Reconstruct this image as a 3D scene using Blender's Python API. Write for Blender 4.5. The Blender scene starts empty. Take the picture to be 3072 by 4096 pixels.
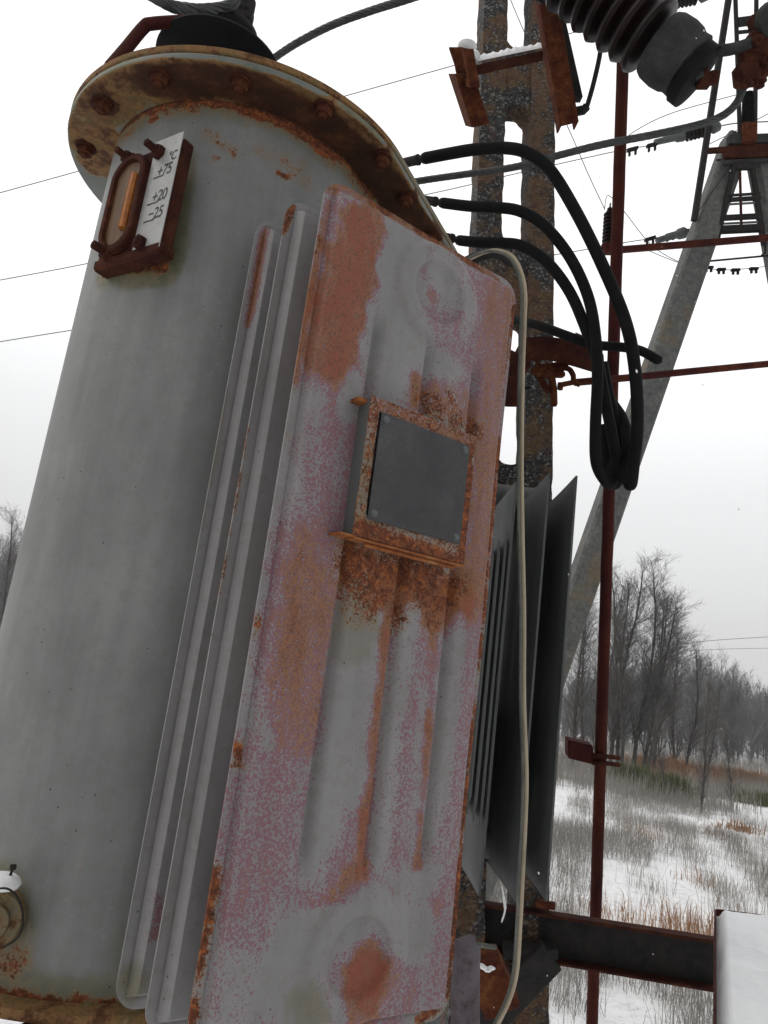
import bpy, math, random
import numpy as np
from math import sin, cos, pi, radians
from mathutils import Vector, Matrix, noise as mn
rng = np.random.default_rng(7); random.seed(7)
SC = bpy.context.scene
# ------------------------------------------------------------------ camera
W, H, FPX, PITCH, ROLL, CZ = 3072, 4096, 3000.0, .2257, .1285, 3.5
FWD = np.array([0, cos(PITCH), sin(PITCH)]); _u = np.array([0, -sin(PITCH), cos(PITCH)]); _r = np.array([1., 0, 0])
RGT = cos(ROLL)*_r + sin(ROLL)*_u; UPV = -sin(ROLL)*_r + cos(ROLL)*_u
CAM = np.array([0, 0, CZ])
cd = bpy.data.cameras.new('camera'); co = bpy.data.objects.new('camera', cd); SC.collection.objects.link(co)
co.matrix_world = Matrix(((RGT[0], UPV[0], -FWD[0], 0), (RGT[1], UPV[1], -FWD[1], 0), (RGT[2], UPV[2], -FWD[2], CZ), (0, 0, 0, 1)))
cd.sensor_fit = 'VERTICAL'; cd.sensor_height = 32; cd.sensor_width = 24; cd.lens = FPX/H*32
cd.clip_start = .02; cd.clip_end = 3000; SC.camera = co
# ------------------------------------------------------------------ sky, sun, exposure
SUN_EL, SUN_AZ = radians(48), radians(-100)          # azimuth measured from +Y towards +X
wd = bpy.data.worlds.new('World'); SC.world = wd; wd.use_nodes = True
nt = wd.node_tree; nt.nodes.clear()
def wn(t, **k):
    n = nt.nodes.new(t)
    for a, b in k.items(): setattr(n, a, b)
    return n
sky = wn('ShaderNodeTexSky', sky_type='NISHITA', sun_disc=False, sun_elevation=SUN_EL, sun_rotation=SUN_AZ, dust_density=6, air_density=1.5)
bg1 = wn('ShaderNodeBackground'); bg1.inputs[1].default_value = .012; nt.links.new(sky.outputs[0], bg1.inputs[0])
tc = wn('ShaderNodeTexCoord'); sp = wn('ShaderNodeSeparateXYZ'); nt.links.new(tc.outputs['Generated'], sp.inputs[0])
rp = wn('ShaderNodeValToRGB'); nt.links.new(sp.outputs[2], rp.inputs[0])
yr = wn('ShaderNodeMapRange'); nt.links.new(sp.outputs[1], yr.inputs[0]); yr.inputs[1].default_value = -.7; yr.inputs[2].default_value = .45; yr.inputs[3].default_value = .38; yr.inputs[4].default_value = 1.0
e = rp.color_ramp.elements; e[0].position = 0; e[0].color = (.75, .75, .755, 1); e[1].position = .42; e[1].color = (1.16, 1.16, 1.16, 1)
x = e.new(.12); x.color = (.80, .80, .805, 1); x = e.new(.28); x.color = (.93, .93, .93, 1)
bg2 = wn('ShaderNodeBackground'); nt.links.new(rp.outputs[0], bg2.inputs[0]); nt.links.new(yr.outputs[0], bg2.inputs[1])
ad = wn('ShaderNodeAddShader'); wo = wn('ShaderNodeOutputWorld')
nt.links.new(bg1.outputs[0], ad.inputs[0]); nt.links.new(bg2.outputs[0], ad.inputs[1]); nt.links.new(ad.outputs[0], wo.inputs[0])
sl = bpy.data.lights.new('sun', 'SUN'); sl.energy = .5; sl.angle = radians(40); sl.color = (1, .985, .96)
so = bpy.data.objects.new('sun', sl); SC.collection.objects.link(so)
sd = Vector((sin(SUN_AZ)*cos(SUN_EL), cos(SUN_AZ)*cos(SUN_EL), sin(SUN_EL))); so.rotation_euler = (-sd).to_track_quat('-Z', 'Y').to_euler()
so.location = (-4, -2, 12)
SC.view_settings.view_transform = 'Standard'; SC.view_settings.look = 'None'; SC.view_settings.exposure = 0; SC.view_settings.gamma = 1
SC.render.engine = 'CYCLES'
# ------------------------------------------------------------------ helpers
def ray(px, py): return FWD + (px-W/2)/FPX*RGT - (py-H/2)/FPX*UPV
def P(px, py, d): return CAM + ray(px, py)*d                       # point at depth d behind that direction
def PZ(px, py, z): r = ray(px, py); return CAM + r*((z-CZ)/r[2])   # on a level
def PP(px, py, o, n): r = ray(px, py); return CAM + r*(((o-CAM)@n)/(r@n))
def nrm(v): v = np.asarray(v, float); return v/np.linalg.norm(v)
class MB:
    def __init__(s): s.v = []; s.f = []; s.n = 0; s.m = []
    def add(s, v, f, m=0):
        v = np.asarray(v, float); s.v.append(v); s.f += [tuple(int(i)+s.n for i in q) for q in f]; s.m += [m]*len(f); s.n += len(v); return s
    def box(s, c, ax, ay, az, m=0, bev=0):
        # c centre, ax/ay/az half vectors; bevelled edges when bev > 0
        c = np.asarray(c, float); A = [np.asarray(q, float) for q in (ax, ay, az)]; L = [np.linalg.norm(q) for q in A]
        if bev <= 0:
            v = [c+i*A[0]+j*A[1]+k*A[2] for i in (-1, 1) for j in (-1, 1) for k in (-1, 1)]
            return s.add(v, [(0, 1, 3, 2), (4, 6, 7, 5), (0, 4, 5, 1), (2, 3, 7, 6), (0, 2, 6, 4), (1, 5, 7, 3)], m)
        b = min(bev, min(L)*.45); idx = {}; v = []
        for i in (-1, 1):
            for j in (-1, 1):
                for k in (-1, 1):
                    for a in range(3):
                        t = [i, j, k]; q = c.copy()
                        for w in range(3): q = q + t[w]*A[w]*(1 if w == a else (1-b/L[w]))
                        idx[(i, j, k, a)] = len(v); v.append(q)
        f = []
        for a in range(3):
            for sg in (-1, 1):
                o = [w for w in range(3) if w != a]; r = []
                for (p, q) in ((-1, -1), (1, -1), (1, 1), (-1, 1)):
                    t = [0, 0, 0]; t[a] = sg; t[o[0]] = p; t[o[1]] = q; r.append(idx[(t[0], t[1], t[2], a)])
                f.append(r)
        for a in range(3):
            o = [w for w in range(3) if w != a]
            for p in (-1, 1):
                for q in (-1, 1):
                    r = []
                    for (sg, w) in ((-1, o[0]), (1, o[0]), (1, o[1]), (-1, o[1])):
                        t = [0, 0, 0]; t[a] = sg; t[o[0]] = p; t[o[1]] = q; r.append(idx[(t[0], t[1], t[2], w)])
                    f.append(r)
        for i in (-1, 1):
            for j in (-1, 1):
                for k in (-1, 1): f.append([idx[(i, j, k, a)] for a in range(3)])
        return s.add(v, f, m)
    def tube(s, pts, rad, n=10, caps=True, m=0, ell=None, up=None):
        pts = np.asarray(pts, float); N = len(pts); rad = np.broadcast_to(np.asarray(rad, float), (N,))
        T = np.gradient(pts, axis=0); T /= np.linalg.norm(T, axis=1)[:, None]+1e-12
        u = nrm(np.cross(T[0], [0, 0, 1] if abs(T[0][2]) < .9 else [1, 0, 0])) if up is None else nrm(up-T[0]*(up@T[0])); V = []
        for i in range(N):
            u = u-T[i]*(u@T[i]); u = nrm(u); w = np.cross(T[i], u)
            for k in range(n):
                a = 2*pi*k/n; V.append(pts[i]+rad[i]*(cos(a)*u+sin(a)*w*(ell or 1)))
        F = [(i*n+k, i*n+(k+1) % n, (i+1)*n+(k+1) % n, (i+1)*n+k) for i in range(N-1) for k in range(n)]
        if caps: F += [tuple(range(n))[::-1], tuple((N-1)*n+k for k in range(n))]
        return s.add(V, F, m)
    def lathe(s, prof, o, ax=(0, 0, 1), n=32, m=0):
        ax = nrm(ax); u = nrm(np.cross(ax, [0, 1, 0] if abs(ax[1]) < .9 else [1, 0, 0])); w = np.cross(ax, u); V = []
        for (r, z) in prof:
            for k in range(n):
                a = 2*pi*k/n; V.append(np.asarray(o)+ax*z+r*(cos(a)*u+sin(a)*w))
        N = len(prof); F = [(i*n+k, i*n+(k+1) % n, (i+1)*n+(k+1) % n, (i+1)*n+k) for i in range(N-1) for k in range(n)]
        F += [tuple(range(n))[::-1], tuple((N-1)*n+k for k in range(n))]
        return s.add(V, F, m)
    def hexa(s, o, ax, r, h, m=0, ang=0.):
        return s.lathe([(r*.9, 0), (r, h*.12), (r, h*.85), (r*.86, h)], o, ax, 6, m)
def spline(pts, k=8):
    p = np.asarray(pts, float); p = np.vstack([2*p[0]-p[1], p, 2*p[-1]-p[-2]]); out = []
    for i in range(1, len(p)-2):
        for t in np.linspace(0, 1, k, endpoint=False):
            a, b, c, d = p[i-1], p[i], p[i+1], p[i+2]
            out.append(.5*((2*b)+(-a+c)*t+(2*a-5*b+4*c-d)*t*t+(-a+3*b-3*c+d)*t**3))
    out.append(p[-2]); return np.array(out)
def mkmesh(name, v, f, mats, mi=None, smooth=False, loc=(0, 0, 0)):
    me = bpy.data.meshes.new(name); v = np.asarray(v, float)-np.asarray(loc, float)
    me.from_pydata(v.tolist(), [], f)
    for m in mats: me.materials.append(m)
    if mi is not None and len(mats) > 1: me.polygons.foreach_set('material_index', np.array(mi, np.int32))
    if smooth:
        me.polygons.foreach_set('use_smooth', np.ones(len(me.polygons), bool))
        try: me.set_sharp_from_angle(angle=radians(smooth if smooth > 1 else 40))
        except Exception: pass
    me.update(); return me
def obj(name, mb, mats, parent=None, smooth=40, **tags):
    if not isinstance(mats, (list, tuple)): mats = [mats]
    loc = np.array(parent['_o']) if parent is not None else None
    v = np.vstack(mb.v)
    if parent is None: loc = np.array([v[:, 0].mean(), v[:, 1].mean(), v[:, 2].min()])
    me = mkmesh(name, v, mb.f, mats, mb.m, smooth, loc)
    o = bpy.data.objects.new(name, me); SC.collection.objects.link(o)
    if parent is not None: o.parent = parent
    else: o.location = loc
    o['_o'] = list(map(float, loc)); LIST.append(o)
    for a, b in tags.items(): o[a] = b
    return o
LIST = []
def thing(name, loc, label, cat, group=None):
    o = bpy.data.objects.new(name, None); SC.collection.objects.link(o); o.location = loc; o['_o'] = [float(q) for q in loc]
    o.empty_display_size = .1; o['label'] = label; o['category'] = cat; LIST.append(o)
    if group: o['group'] = group
    return o
def inst(src, name, off, parent=None, rot=None, **tags):
    c = src.copy(); SC.collection.objects.link(c); c.parent = parent
    c.location = Vector(off)
    if rot is not None: c.rotation_euler = rot
    for a, b in tags.items(): c[a] = b
    return c
# ------------------------------------------------------------------ materials
def srgb(r, g, b): return tuple(((c/255)/12.92 if c/255 < .04045 else ((c/255+.055)/1.055)**2.4) for c in (r, g, b))+(1,)
class NM:
    def __init__(s, name):
        s.m = bpy.data.materials.new(name); s.m.use_nodes = True; s.t = s.m.node_tree; s.b = s.t.nodes['Principled BSDF']
        s.co = s.t.nodes.new('ShaderNodeTexCoord').outputs['Object']
    def L(s, a, b): s.t.links.new(a, b)
    def noise(s, scale, det=4, rough=.6, stretch=None, dist=0):
        n = s.t.nodes.new('ShaderNodeTexNoise'); n.inputs['Scale'].default_value = scale; n.inputs['Detail'].default_value = det
        n.inputs['Roughness'].default_value = rough; n.inputs['Distortion'].default_value = dist
        if stretch:
            mp = s.t.nodes.new('ShaderNodeMapping'); mp.inputs['Scale'].default_value = stretch; s.L(s.co, mp.inputs[0]); s.L(mp.outputs[0], n.inputs['Vector'])
        else: s.L(s.co, n.inputs['Vector'])
        return n.outputs[0]
    def vor(s, scale):
        n = s.t.nodes.new('ShaderNodeTexVoronoi'); n.inputs['Scale'].default_value = scale; s.L(s.co, n.inputs['Vector']); return n
    def ramp(s, x, st):
        n = s.t.nodes.new('ShaderNodeValToRGB'); el = n.color_ramp.elements
        while len(el) < len(st): el.new(.5)
        for q, (p, c) in zip(el, st): q.position = p; q.color = c if len(c) == 4 else tuple(c)+(1,)
        s.L(x, n.inputs[0]); return n.outputs[0]
    def math(s, op, a, b=None, clamp=False):
        n = s.t.nodes.new('ShaderNodeMath'); n.operation = op; n.use_clamp = clamp
        for i, q in enumerate((a, b)):
            if q is None: continue
            if isinstance(q, (int, float)): n.inputs[i].default_value = q
            else: s.L(q, n.inputs[i])
        return n.outputs[0]
    def sstep(s, x, a, b):
        n = s.t.nodes.new('ShaderNodeMapRange'); n.interpolation_type = 'SMOOTHSTEP'; s.L(x, n.inputs[0]); n.inputs[1].default_value = a; n.inputs[2].default_value = b; return n.outputs[0]
    def mix(s, f, a, b, mode='MIX'):
        n = s.t.nodes.new('ShaderNodeMix'); n.data_type = 'RGBA'; n.blend_type = mode
        for i, q in ((0, f), (6, a), (7, b)):
            if isinstance(q, (int, float, tuple)): n.inputs[i].default_value = q
            else: s.L(q, n.inputs[i])
        return n.outputs[2]
    def bump(s, h, st, d=.01, prev=None):
        n = s.t.nodes.new('ShaderNodeBump'); n.inputs['Strength'].default_value = st; n.inputs['Distance'].default_value = d; s.L(h, n.inputs['Height'])
        if prev is not None: s.L(prev, n.inputs['Normal'])
        return n.outputs[0]
    def fin(s, col, rough, bump=None, metal=0, spec=None):
        for k, q in (('Base Color', col), ('Roughness', rough), ('Normal', bump)):
            if q is None: continue
            if isinstance(q, (int, float, tuple)): s.b.inputs[k].default_value = q
            else: s.L(q, s.b.inputs[k])
        s.b.inputs['Metallic'].default_value = metal
        if spec is not None: s.b.inputs['Specular IOR Level'].default_value = spec
        return s.m
def mottle(name, cols, scale=12, det=8, rough=.8, bs=.4, bd=.003, fine=120, metal=0, stretch=None, spec=None):
    M = NM(name); n1 = M.noise(scale, det, .65, stretch, .4); n2 = M.noise(fine, 4)
    k = M.math('ADD', M.math('MULTIPLY', n1, .75), M.math('MULTIPLY', n2, .25))
    c = M.ramp(k, [(.32+.36*i/(len(cols)-1), q) for i, q in enumerate(cols)])
    return M.fin(c, rough, M.bump(k, bs, bd), metal, spec)
def worn(name, paint, primer=True, brown=False):
    """old paint; attribute 'wear': R = rubbed to the primer, G = rust, B = grime / algae"""
    M = NM(name); at = M.t.nodes.new('ShaderNodeAttribute'); at.attribute_name = 'wear'
    sp = M.t.nodes.new('ShaderNodeSeparateColor'); M.L(at.outputs['Color'], sp.inputs[0]); Rr, G, B = sp.outputs
    fine = M.noise(190, 3, .7); f2 = M.noise(430, 2, .6); med = M.noise(38, 6, .7); big = M.noise(5, 6, .6); st = M.noise(16, 6, .6, (1, 1, .12))
    p0, p1, p2 = paint
    c = M.ramp(M.math('ADD', M.math('MULTIPLY', big, .5), M.math('MULTIPLY', st, .5)), [(.35, p0), (.5, p1), (.65, p2)])
    c = M.mix(M.math('MULTIPLY', M.sstep(M.noise(34, 6, .75), .48, .66), .35), c, srgb(112, 110, 100)); c = M.mix(M.math('MULTIPLY', M.sstep(M.noise(75, 6, .8), .54, .70), .30), c, srgb(150, 150, 147))
    fd = M.math('ADD', M.math('MULTIPLY', M.math('SUBTRACT', fine, .5), 1.5), M.math('MULTIPLY', M.math('SUBTRACT', f2, .5), .9))
    md = M.math('SUBTRACT', med, .5)
    if primer:
        sm_ = M.math('MULTIPLY', M.math('SUBTRACT', M.noise(26, 7, .75, (1, 1, .28)), .5), 1.1)
        a = M.math('ADD', Rr, M.math('ADD', M.math('MULTIPLY', fd, 1.45), sm_))
        c = M.mix(M.math('MULTIPLY', M.sstep(a, .50, .56), .9), c, srgb(126, 80, 96))
        a2 = M.math('ADD', Rr, M.math('ADD', M.math('MULTIPLY', fd, .75), sm_))
        c = M.mix(M.math('MULTIPLY', M.sstep(a2, .70, .86), .92), c, M.ramp(fine, [(.38, srgb(94, 60, 42)), (.5, srgb(128, 92, 66)), (.62, srgb(148, 116, 88))]))
        a3 = M.math('ADD', Rr, M.math('ADD', M.math('MULTIPLY', fd, .95), sm_))
        c = M.mix(M.math('MULTIPLY', M.sstep(a3, .90, 1.25), .92), c, M.ramp(f2, [(.4, srgb(132, 58, 42)), (.6, srgb(138, 78, 54))]))
    # grime
    gb = M.math('ADD', B, M.math('MULTIPLY', md, .5)); c = M.mix(M.math('MULTIPLY', M.sstep(gb, .2, 1.0), .75), c, M.ramp(med, [(.35, srgb(78, 80, 48)), (.6, srgb(112, 106, 74))]))
    # rust
    rs = M.math('ADD', G, M.math('ADD', M.math('MULTIPLY', md, .8 if brown else (.9 if primer else 1.1)), M.math('MULTIPLY', fd, .25 if brown else (.85 if primer else .4))))
    rn = M.noise(60, 8, .75, None, .8)
    rc = M.ramp(rn, [(.30, srgb(48, 26, 22)), (.42, srgb(84, 46, 26)), (.52, srgb(112, 60, 36)), (.62, srgb(156, 92, 46)), (.74, srgb(164, 120, 74))])
    if brown: rn = M.math('ADD', M.math('MULTIPLY', M.noise(13, 8, .75, None, .15), .8), M.math('MULTIPLY', rn, .2)); rc = M.ramp(rn, [(.34, srgb(62, 36, 18)), (.44, srgb(86, 56, 32)), (.51, srgb(132, 98, 62)), (.57, srgb(98, 82, 48)), (.66, srgb(146, 122, 92))])
    deep = M.ramp(rn, [(.36, srgb(36, 18, 12)), (.5, srgb(60, 32, 14)), (.64, srgb(88, 54, 28))])
    rc = M.mix(M.sstep(M.math('ADD', G, M.math('MULTIPLY', md, .6)), .85, 1.25), rc, deep)
    c = M.mix(M.math('MULTIPLY', M.sstep(rs, .25, .5), .45), c, srgb(140, 110, 66))
    mk = M.sstep(rs, .46, .58); c = M.mix(mk, c, rc)
    # chips and specks
    v = M.vor(46); vs = M.sstep(v.outputs['Distance'], .10, .07); vr = M.t.nodes.new('ShaderNodeSeparateColor'); M.L(v.outputs['Color'], vr.inputs[0])
    c = M.mix(M.math('MULTIPLY', vs, M.math('MULTIPLY', M.sstep(vr.outputs[0], .82, .86), .8)), c, srgb(44, 36, 38))
    hh = M.math('ADD', M.math('MULTIPLY', M.math('MULTIPLY', rn, mk), 1.6), M.math('MULTIPLY', fine, .35))
    return M.fin(c, M.math('ADD', M.math('MULTIPLY', mk, .3), .52), M.bump(hh, .35, .002), 0, .35)
G_ = srgb
PAINT = (G_(108, 109, 108), G_(121, 122, 121), G_(134, 134, 133))
m_tank = worn('tank_grey_paint', PAINT, False)
m_panel = worn('worn_panel_paint', (G_(124, 122, 122), G_(133, 131, 131), G_(142, 140, 140)), True)
m_flange = worn('flange_paint', (G_(84, 92, 84), G_(104, 110, 106), G_(120, 124, 122)), False, True)
m_rust = mottle('dark_rust', [G_(34, 18, 20), G_(54, 28, 24), G_(70, 38, 26), G_(92, 56, 36)], 14, 8, .9, .6, .002, spec=.12)
m_redrust = mottle('red_rust', [G_(38, 14, 18), G_(58, 22, 22), G_(70, 32, 22), G_(92, 46, 30)], 10, 8, .85, .5, .0015, stretch=(1, 1, .3), spec=.15)
m_brust = mottle('brown_rust', [G_(44, 22, 22), G_(70, 34, 24), G_(92, 52, 30), G_(116, 76, 46)], 24, 8, .9, .6, .002, spec=.12)
m_roller = mottle('scuffed_roller', [G_(56, 32, 24), G_(88, 80, 84), G_(104, 98, 104), G_(80, 48, 30)], 12, 8, .8, .5, .002, spec=.2)
m_orust = mottle('orange_rust', [G_(80, 42, 26), G_(128, 70, 34), G_(150, 92, 44), G_(158, 116, 74)], 30, 8, .85, .6, .002)
m_black = mottle('black_rubber', [(.006, .006, .007, 1), (.009, .009, .010, 1), (.013, .013, .013, 1)], 20, 4, .75, .2, .001, spec=.1)
m_dark = mottle('dark_steel', [(.015, .015, .016, 1), (.03, .028, .027, 1), (.04, .032, .028, 1)], 20, 6, .85, .3, .001, spec=.12)
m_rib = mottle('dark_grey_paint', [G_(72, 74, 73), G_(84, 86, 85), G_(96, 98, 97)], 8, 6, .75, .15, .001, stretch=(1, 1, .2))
m_glaze = mottle('brown_glaze', [G_(14, 10, 10), G_(24, 14, 14), G_(38, 20, 20)], 9, 5, .38, .12, .001, spec=.15)
m_grey = mottle('grey_cement', [G_(38, 39, 39), G_(56, 57, 56), G_(74, 75, 73)], 9, 8, .85, .6, .003, spec=.15)
m_zinc = mottle('weathered_zinc', [G_(66, 70, 70), G_(88, 92, 92), G_(108, 112, 112)], 20, 6, .6, .2, .001, metal=.2)
m_alu = mottle('stranded_aluminium', [G_(44, 46, 46), G_(60, 62, 62), G_(78, 80, 79)], 30, 4, .6, .1, .0005)
m_label = mottle('label_plate', [G_(142, 142, 140), G_(156, 156, 154), G_(168, 168, 166)], 30, 6, .5, .05, .0005)
m_ink = mottle('black_ink', [(.008, .008, .008, 1), (.02, .02, .02, 1)], 20, 2, .6, 0)
m_name = mottle('blank_plate', [G_(44, 44, 46), G_(54, 54, 56), G_(62, 62, 63), G_(78, 78, 76)], 13, 6, .6, .08, .0006)
m_beige = mottle('beige_sheath', [G_(140, 126, 104), G_(168, 154, 130), G_(184, 170, 148)], 20, 6, .5, .15, .0005, stretch=(1, 1, .15))
m_sheath = mottle('grey_sheath', [G_(60, 64, 58), G_(96, 98, 90), G_(130, 128, 118)], 28, 6, .5, .2, .0006, stretch=(1, 1, .2))
m_snow = mottle('snow', [(.80, .81, .82, 1), (.88, .885, .89, 1), (.92, .925, .93, 1)], 4, 6, .7, .35, .02, fine=60)
m_bark = mottle('bark', [(.035, .033, .031, 1), (.06, .056, .052, 1), (.10, .097, .094, 1)], 2.5, 6, .9, .2, .01, fine=9)
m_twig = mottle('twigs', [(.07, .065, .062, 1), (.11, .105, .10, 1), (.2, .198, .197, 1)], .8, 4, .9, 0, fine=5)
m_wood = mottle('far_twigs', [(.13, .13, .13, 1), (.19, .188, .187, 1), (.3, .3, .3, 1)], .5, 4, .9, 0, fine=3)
m_fern = mottle('dead_fern', [G_(126, 92, 66), G_(160, 122, 90), G_(186, 154, 122)], 2, 4, .9, 0)
m_green = mottle('evergreen_tips', [G_(60, 66, 38), G_(84, 90, 54), G_(110, 112, 78)], 2, 4, .9, 0)
def concrete(name, agg=True):
    M = NM(name); v = M.vor(125); n = M.noise(7, 7, .7); n2 = M.noise(28, 6, .7)
    if agg:
        sc = M.t.nodes.new('ShaderNodeSeparateColor'); M.L(v.outputs['Color'], sc.inputs[0])
        c = M.ramp(sc.outputs[0], [(0, G_(28, 28, 30)), (.55, G_(50, 50, 51)), (.85, G_(80, 80, 79)), (1, G_(135, 135, 133))])
        c = M.mix(M.math('MULTIPLY', M.sstep(n, .44, .58), .75), c, M.ramp(n2, [(.35, G_(80, 50, 40)), (.55, G_(104, 76, 46)), (.7, G_(96, 96, 52))]))
        c = M.mix(M.math('MULTIPLY', M.sstep(M.noise(14, 6, .7), .58, .66), .5), c, G_(96, 56, 58))
        h = M.math('MULTIPLY', v.outputs['Distance'], -1.0); return M.fin(c, .92, M.bump(h, .8, .008, M.bump(n2, .6, .01)))
    c = M.ramp(M.math('ADD', M.math('MULTIPLY', n, .5), M.math('MULTIPLY', n2, .5)), [(.35, G_(70, 72, 70)), (.5, G_(92, 94, 92)), (.65, G_(112, 113, 108))])
    c = M.mix(M.math('MULTIPLY', M.sstep(M.noise(2.2, 6, .6), .55, .7), .6), c, G_(116, 96, 66))
    vs = M.sstep(M.vor(16).outputs['Distance'], .1, .05); c = M.mix(M.math('MULTIPLY', vs, .6), c, G_(40, 40, 40))
    return M.fin(c, .9, M.bump(n2, .5, .01))
m_conc = concrete('exposed_aggregate_concrete'); m_conc2 = concrete('smooth_concrete', False)
def m_amber_f():
    M = NM('amber_glass'); c = M.ramp(M.noise(30, 4, .6, (1, 1, .2)), [(.35, G_(84, 60, 42)), (.6, G_(108, 84, 60))]); return M.fin(c, .45, None, 0, .15)
m_amber = m_amber_f()
m_gold = mottle('amber_oil', [G_(96, 46, 14), G_(150, 84, 26), G_(186, 124, 48)], 24, 4, .15, 0, stretch=(1, 1, .4))
# ground
def ground_mat():
    M = NM('snowy_field'); n = M.noise(.12, 8, .65); f = M.noise(3.5, 8, .75); g = M.noise(11, 5, .7)
    c = M.ramp(M.math('ADD', M.math('MULTIPLY', f, .6), M.math('MULTIPLY', g, .4)), [(.33, (.42, .41, .40, 1)), (.43, (.78, .78, .79, 1)), (.52, (.92, .925, .93, 1))])
    c = M.mix(M.math('MULTIPLY', M.sstep(n, .52, .68), .45), c, (.34, .33, .31, 1))
    return M.fin(c, .8, M.bump(M.math('ADD', f, M.math('MULTIPLY', n, 3)), .5, .15))
m_ground = ground_mat()

# wear painting: strokes are polylines of real points with a radius and a strength for one channel
def paint(o, strokes, base=(0, 0, 0), pan_=False, wobble=.5):
    me = o.data; n = len(me.vertices); co_ = np.empty(n*3); me.vertices.foreach_get('co', co_); co_ = co_.reshape(-1, 3)+np.array(o['_o'])
    col = np.tile(np.array(list(base)+[1.]), (n, 1))
    r2 = np.random.default_rng(5); wob = np.zeros(n)
    for fr, am in ((22, .010), (45, .007), (95, .005), (200, .003)):
        for _ in range(3): kv = r2.normal(0, 1, 3)*fr*np.array([1, 1, .55]); wob += am*.6*np.sin(co_@kv+r2.uniform(0, 6.28)+1.5*np.sin(co_@(r2.normal(0, 1, 3)*fr*.6)))
    wob *= wobble
    for (ch, val, rad, pts, soft) in strokes:
        if ch == 0 and val > 0: rad, soft = rad*.75, soft*1.7+.004
        if ch == 1 and pan_: soft = soft*1.8
        pts = np.asarray(pts, float)
        if len(pts) == 1: dd = np.linalg.norm(co_-pts[0], axis=1)
        else:
            dd = np.full(n, 1e9)
            for a, b in zip(pts[:-1], pts[1:]):
                ab = b-a; t = np.clip(((co_-a)@ab)/(ab@ab+1e-12), 0, 1); dd = np.minimum(dd, np.linalg.norm(co_-a-t[:, None]*ab, axis=1))
        dd = dd+wob*(1.0 if rad > .012 else .35); w = np.clip(1-(dd-rad)/(soft+1e-6), 0, 1); w = w*w*(3-2*w)
        if val >= 0: col[:, ch] = np.maximum(col[:, ch], val*w)
        else: col[:, ch] = col[:, ch]*(1-w*(-val))
    at = me.color_attributes.new('wear', 'FLOAT_COLOR', 'POINT'); at.data.foreach_set('color', col.ravel())

# ================================================================== THE SETTING
def gz(x, y):
    d = np.hypot(x, y); z = .25*np.sin(x*.05+1)*np.sin(y*.06)*np.clip((d-10)/30, 0, 1)+.06*np.sin(x*.7+np.sin(y*.4))*np.sin(y*.55+.3)
    z = z+np.clip((d-60)/60, 0, 1)*1.0
    return z+np.clip((d-110)/140, 0, 1)**1.3*9*np.clip(.75-.35*np.sin(np.arctan2(x, y)*2.2), .2, 1.2)
rr = np.concatenate([np.linspace(.5, 40, 80), np.linspace(41, 160, 70), np.geomspace(165, 460, 14)]); aa = np.linspace(0, 2*pi, 241)[:-1]
RR, AA = np.meshgrid(rr, aa, indexing='ij'); X = (RR*np.sin(AA)).ravel(); Y = (RR*np.cos(AA)).ravel(); Z = gz(X, Y)
n_a = len(aa); F = [(i*n_a+j, i*n_a+(j+1) % n_a, (i+1)*n_a+(j+1) % n_a, (i+1)*n_a+j) for i in range(len(rr)-1) for j in range(n_a)]+[tuple(range(n_a))[::-1]]
mb = MB(); mb.add(np.stack([X, Y, Z], 1), F); gr = obj('ground', mb, m_ground, None, 80); gr['kind'] = 'structure'

def blades(name, m, spots, hgt, wid, lean, kindlab):
    N = len(spots); x, y = spots[:, 0], spots[:, 1]; z = gz(x, y)-.03
    h = hgt*(.45+.8*rng.random(N)**1.5); a = rng.random(N)*2*pi; ln = lean*rng.random(N)**1.5; w = wid*(.6+.8*rng.random(N))
    b = rng.random(N)*pi; ux, uy = np.cos(b)*w, np.sin(b)*w; lx, ly = np.cos(a)*ln*h, np.sin(a)*ln*h
    V = np.zeros((N, 5, 3))
    V[:, 0] = np.stack([x-ux, y-uy, z], 1); V[:, 1] = np.stack([x+ux, y+uy, z], 1)
    V[:, 2] = np.stack([x+lx*.3-ux*.8, y+ly*.3-uy*.8, z+h*.6], 1); V[:, 3] = np.stack([x+lx*.3+ux*.8, y+ly*.3+uy*.8, z+h*.6], 1)
    V[:, 4] = np.stack([x+lx, y+ly, z+h*(1-.3*ln)], 1)
    i = np.arange(N)*5; me = bpy.data.meshes.new(name); f4 = np.stack([i, i+1, i+3, i+2], 1); f3 = np.stack([i+2, i+3, i+4], 1)
    me.vertices.add(N*5); me.vertices.foreach_set('co', V.ravel())
    loops = np.concatenate([f4.ravel(), f3.ravel()]).astype(np.int32); me.loops.add(len(loops)); me.loops.foreach_set('vertex_index', loops)
    me.polygons.add(2*N); me.polygons.foreach_set('loop_start', np.concatenate([np.arange(N)*4, 4*N+np.arange(N)*3]).astype(np.int32)); me.update(calc_edges=True)
    me.materials.append(m); o = bpy.data.objects.new(name, me); SC.collection.objects.link(o)
    o['kind'] = 'stuff'; o['label'] = kindlab[0]; o['category'] = kindlab[1]; return o
def scatter(n, d0, d1, a0=4, a1=40, clump=.55, sc=.5, pw=1.):
    out = []; tot = 0
    while tot < n:
        k = n*3; d = d0+(d1-d0)*rng.random(k)**pw; a = np.radians(a0+(a1-a0)*rng.random(k)); x = d*np.sin(a); y = d*np.cos(a)
        q = .5+.28*np.sin(x*sc*1.3+np.sin(y*sc)*2)+.28*np.sin(y*sc*.9+np.cos(x*sc*.7)*2.3)+.2*np.sin(x*3.1+y*1.7)*np.sin(y*2.9-x)
        keep = q+.35*rng.random(k) > clump+.25; out.append(np.stack([x[keep], y[keep]], 1)); tot += keep.sum()
    return np.vstack(out)[:n]
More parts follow.
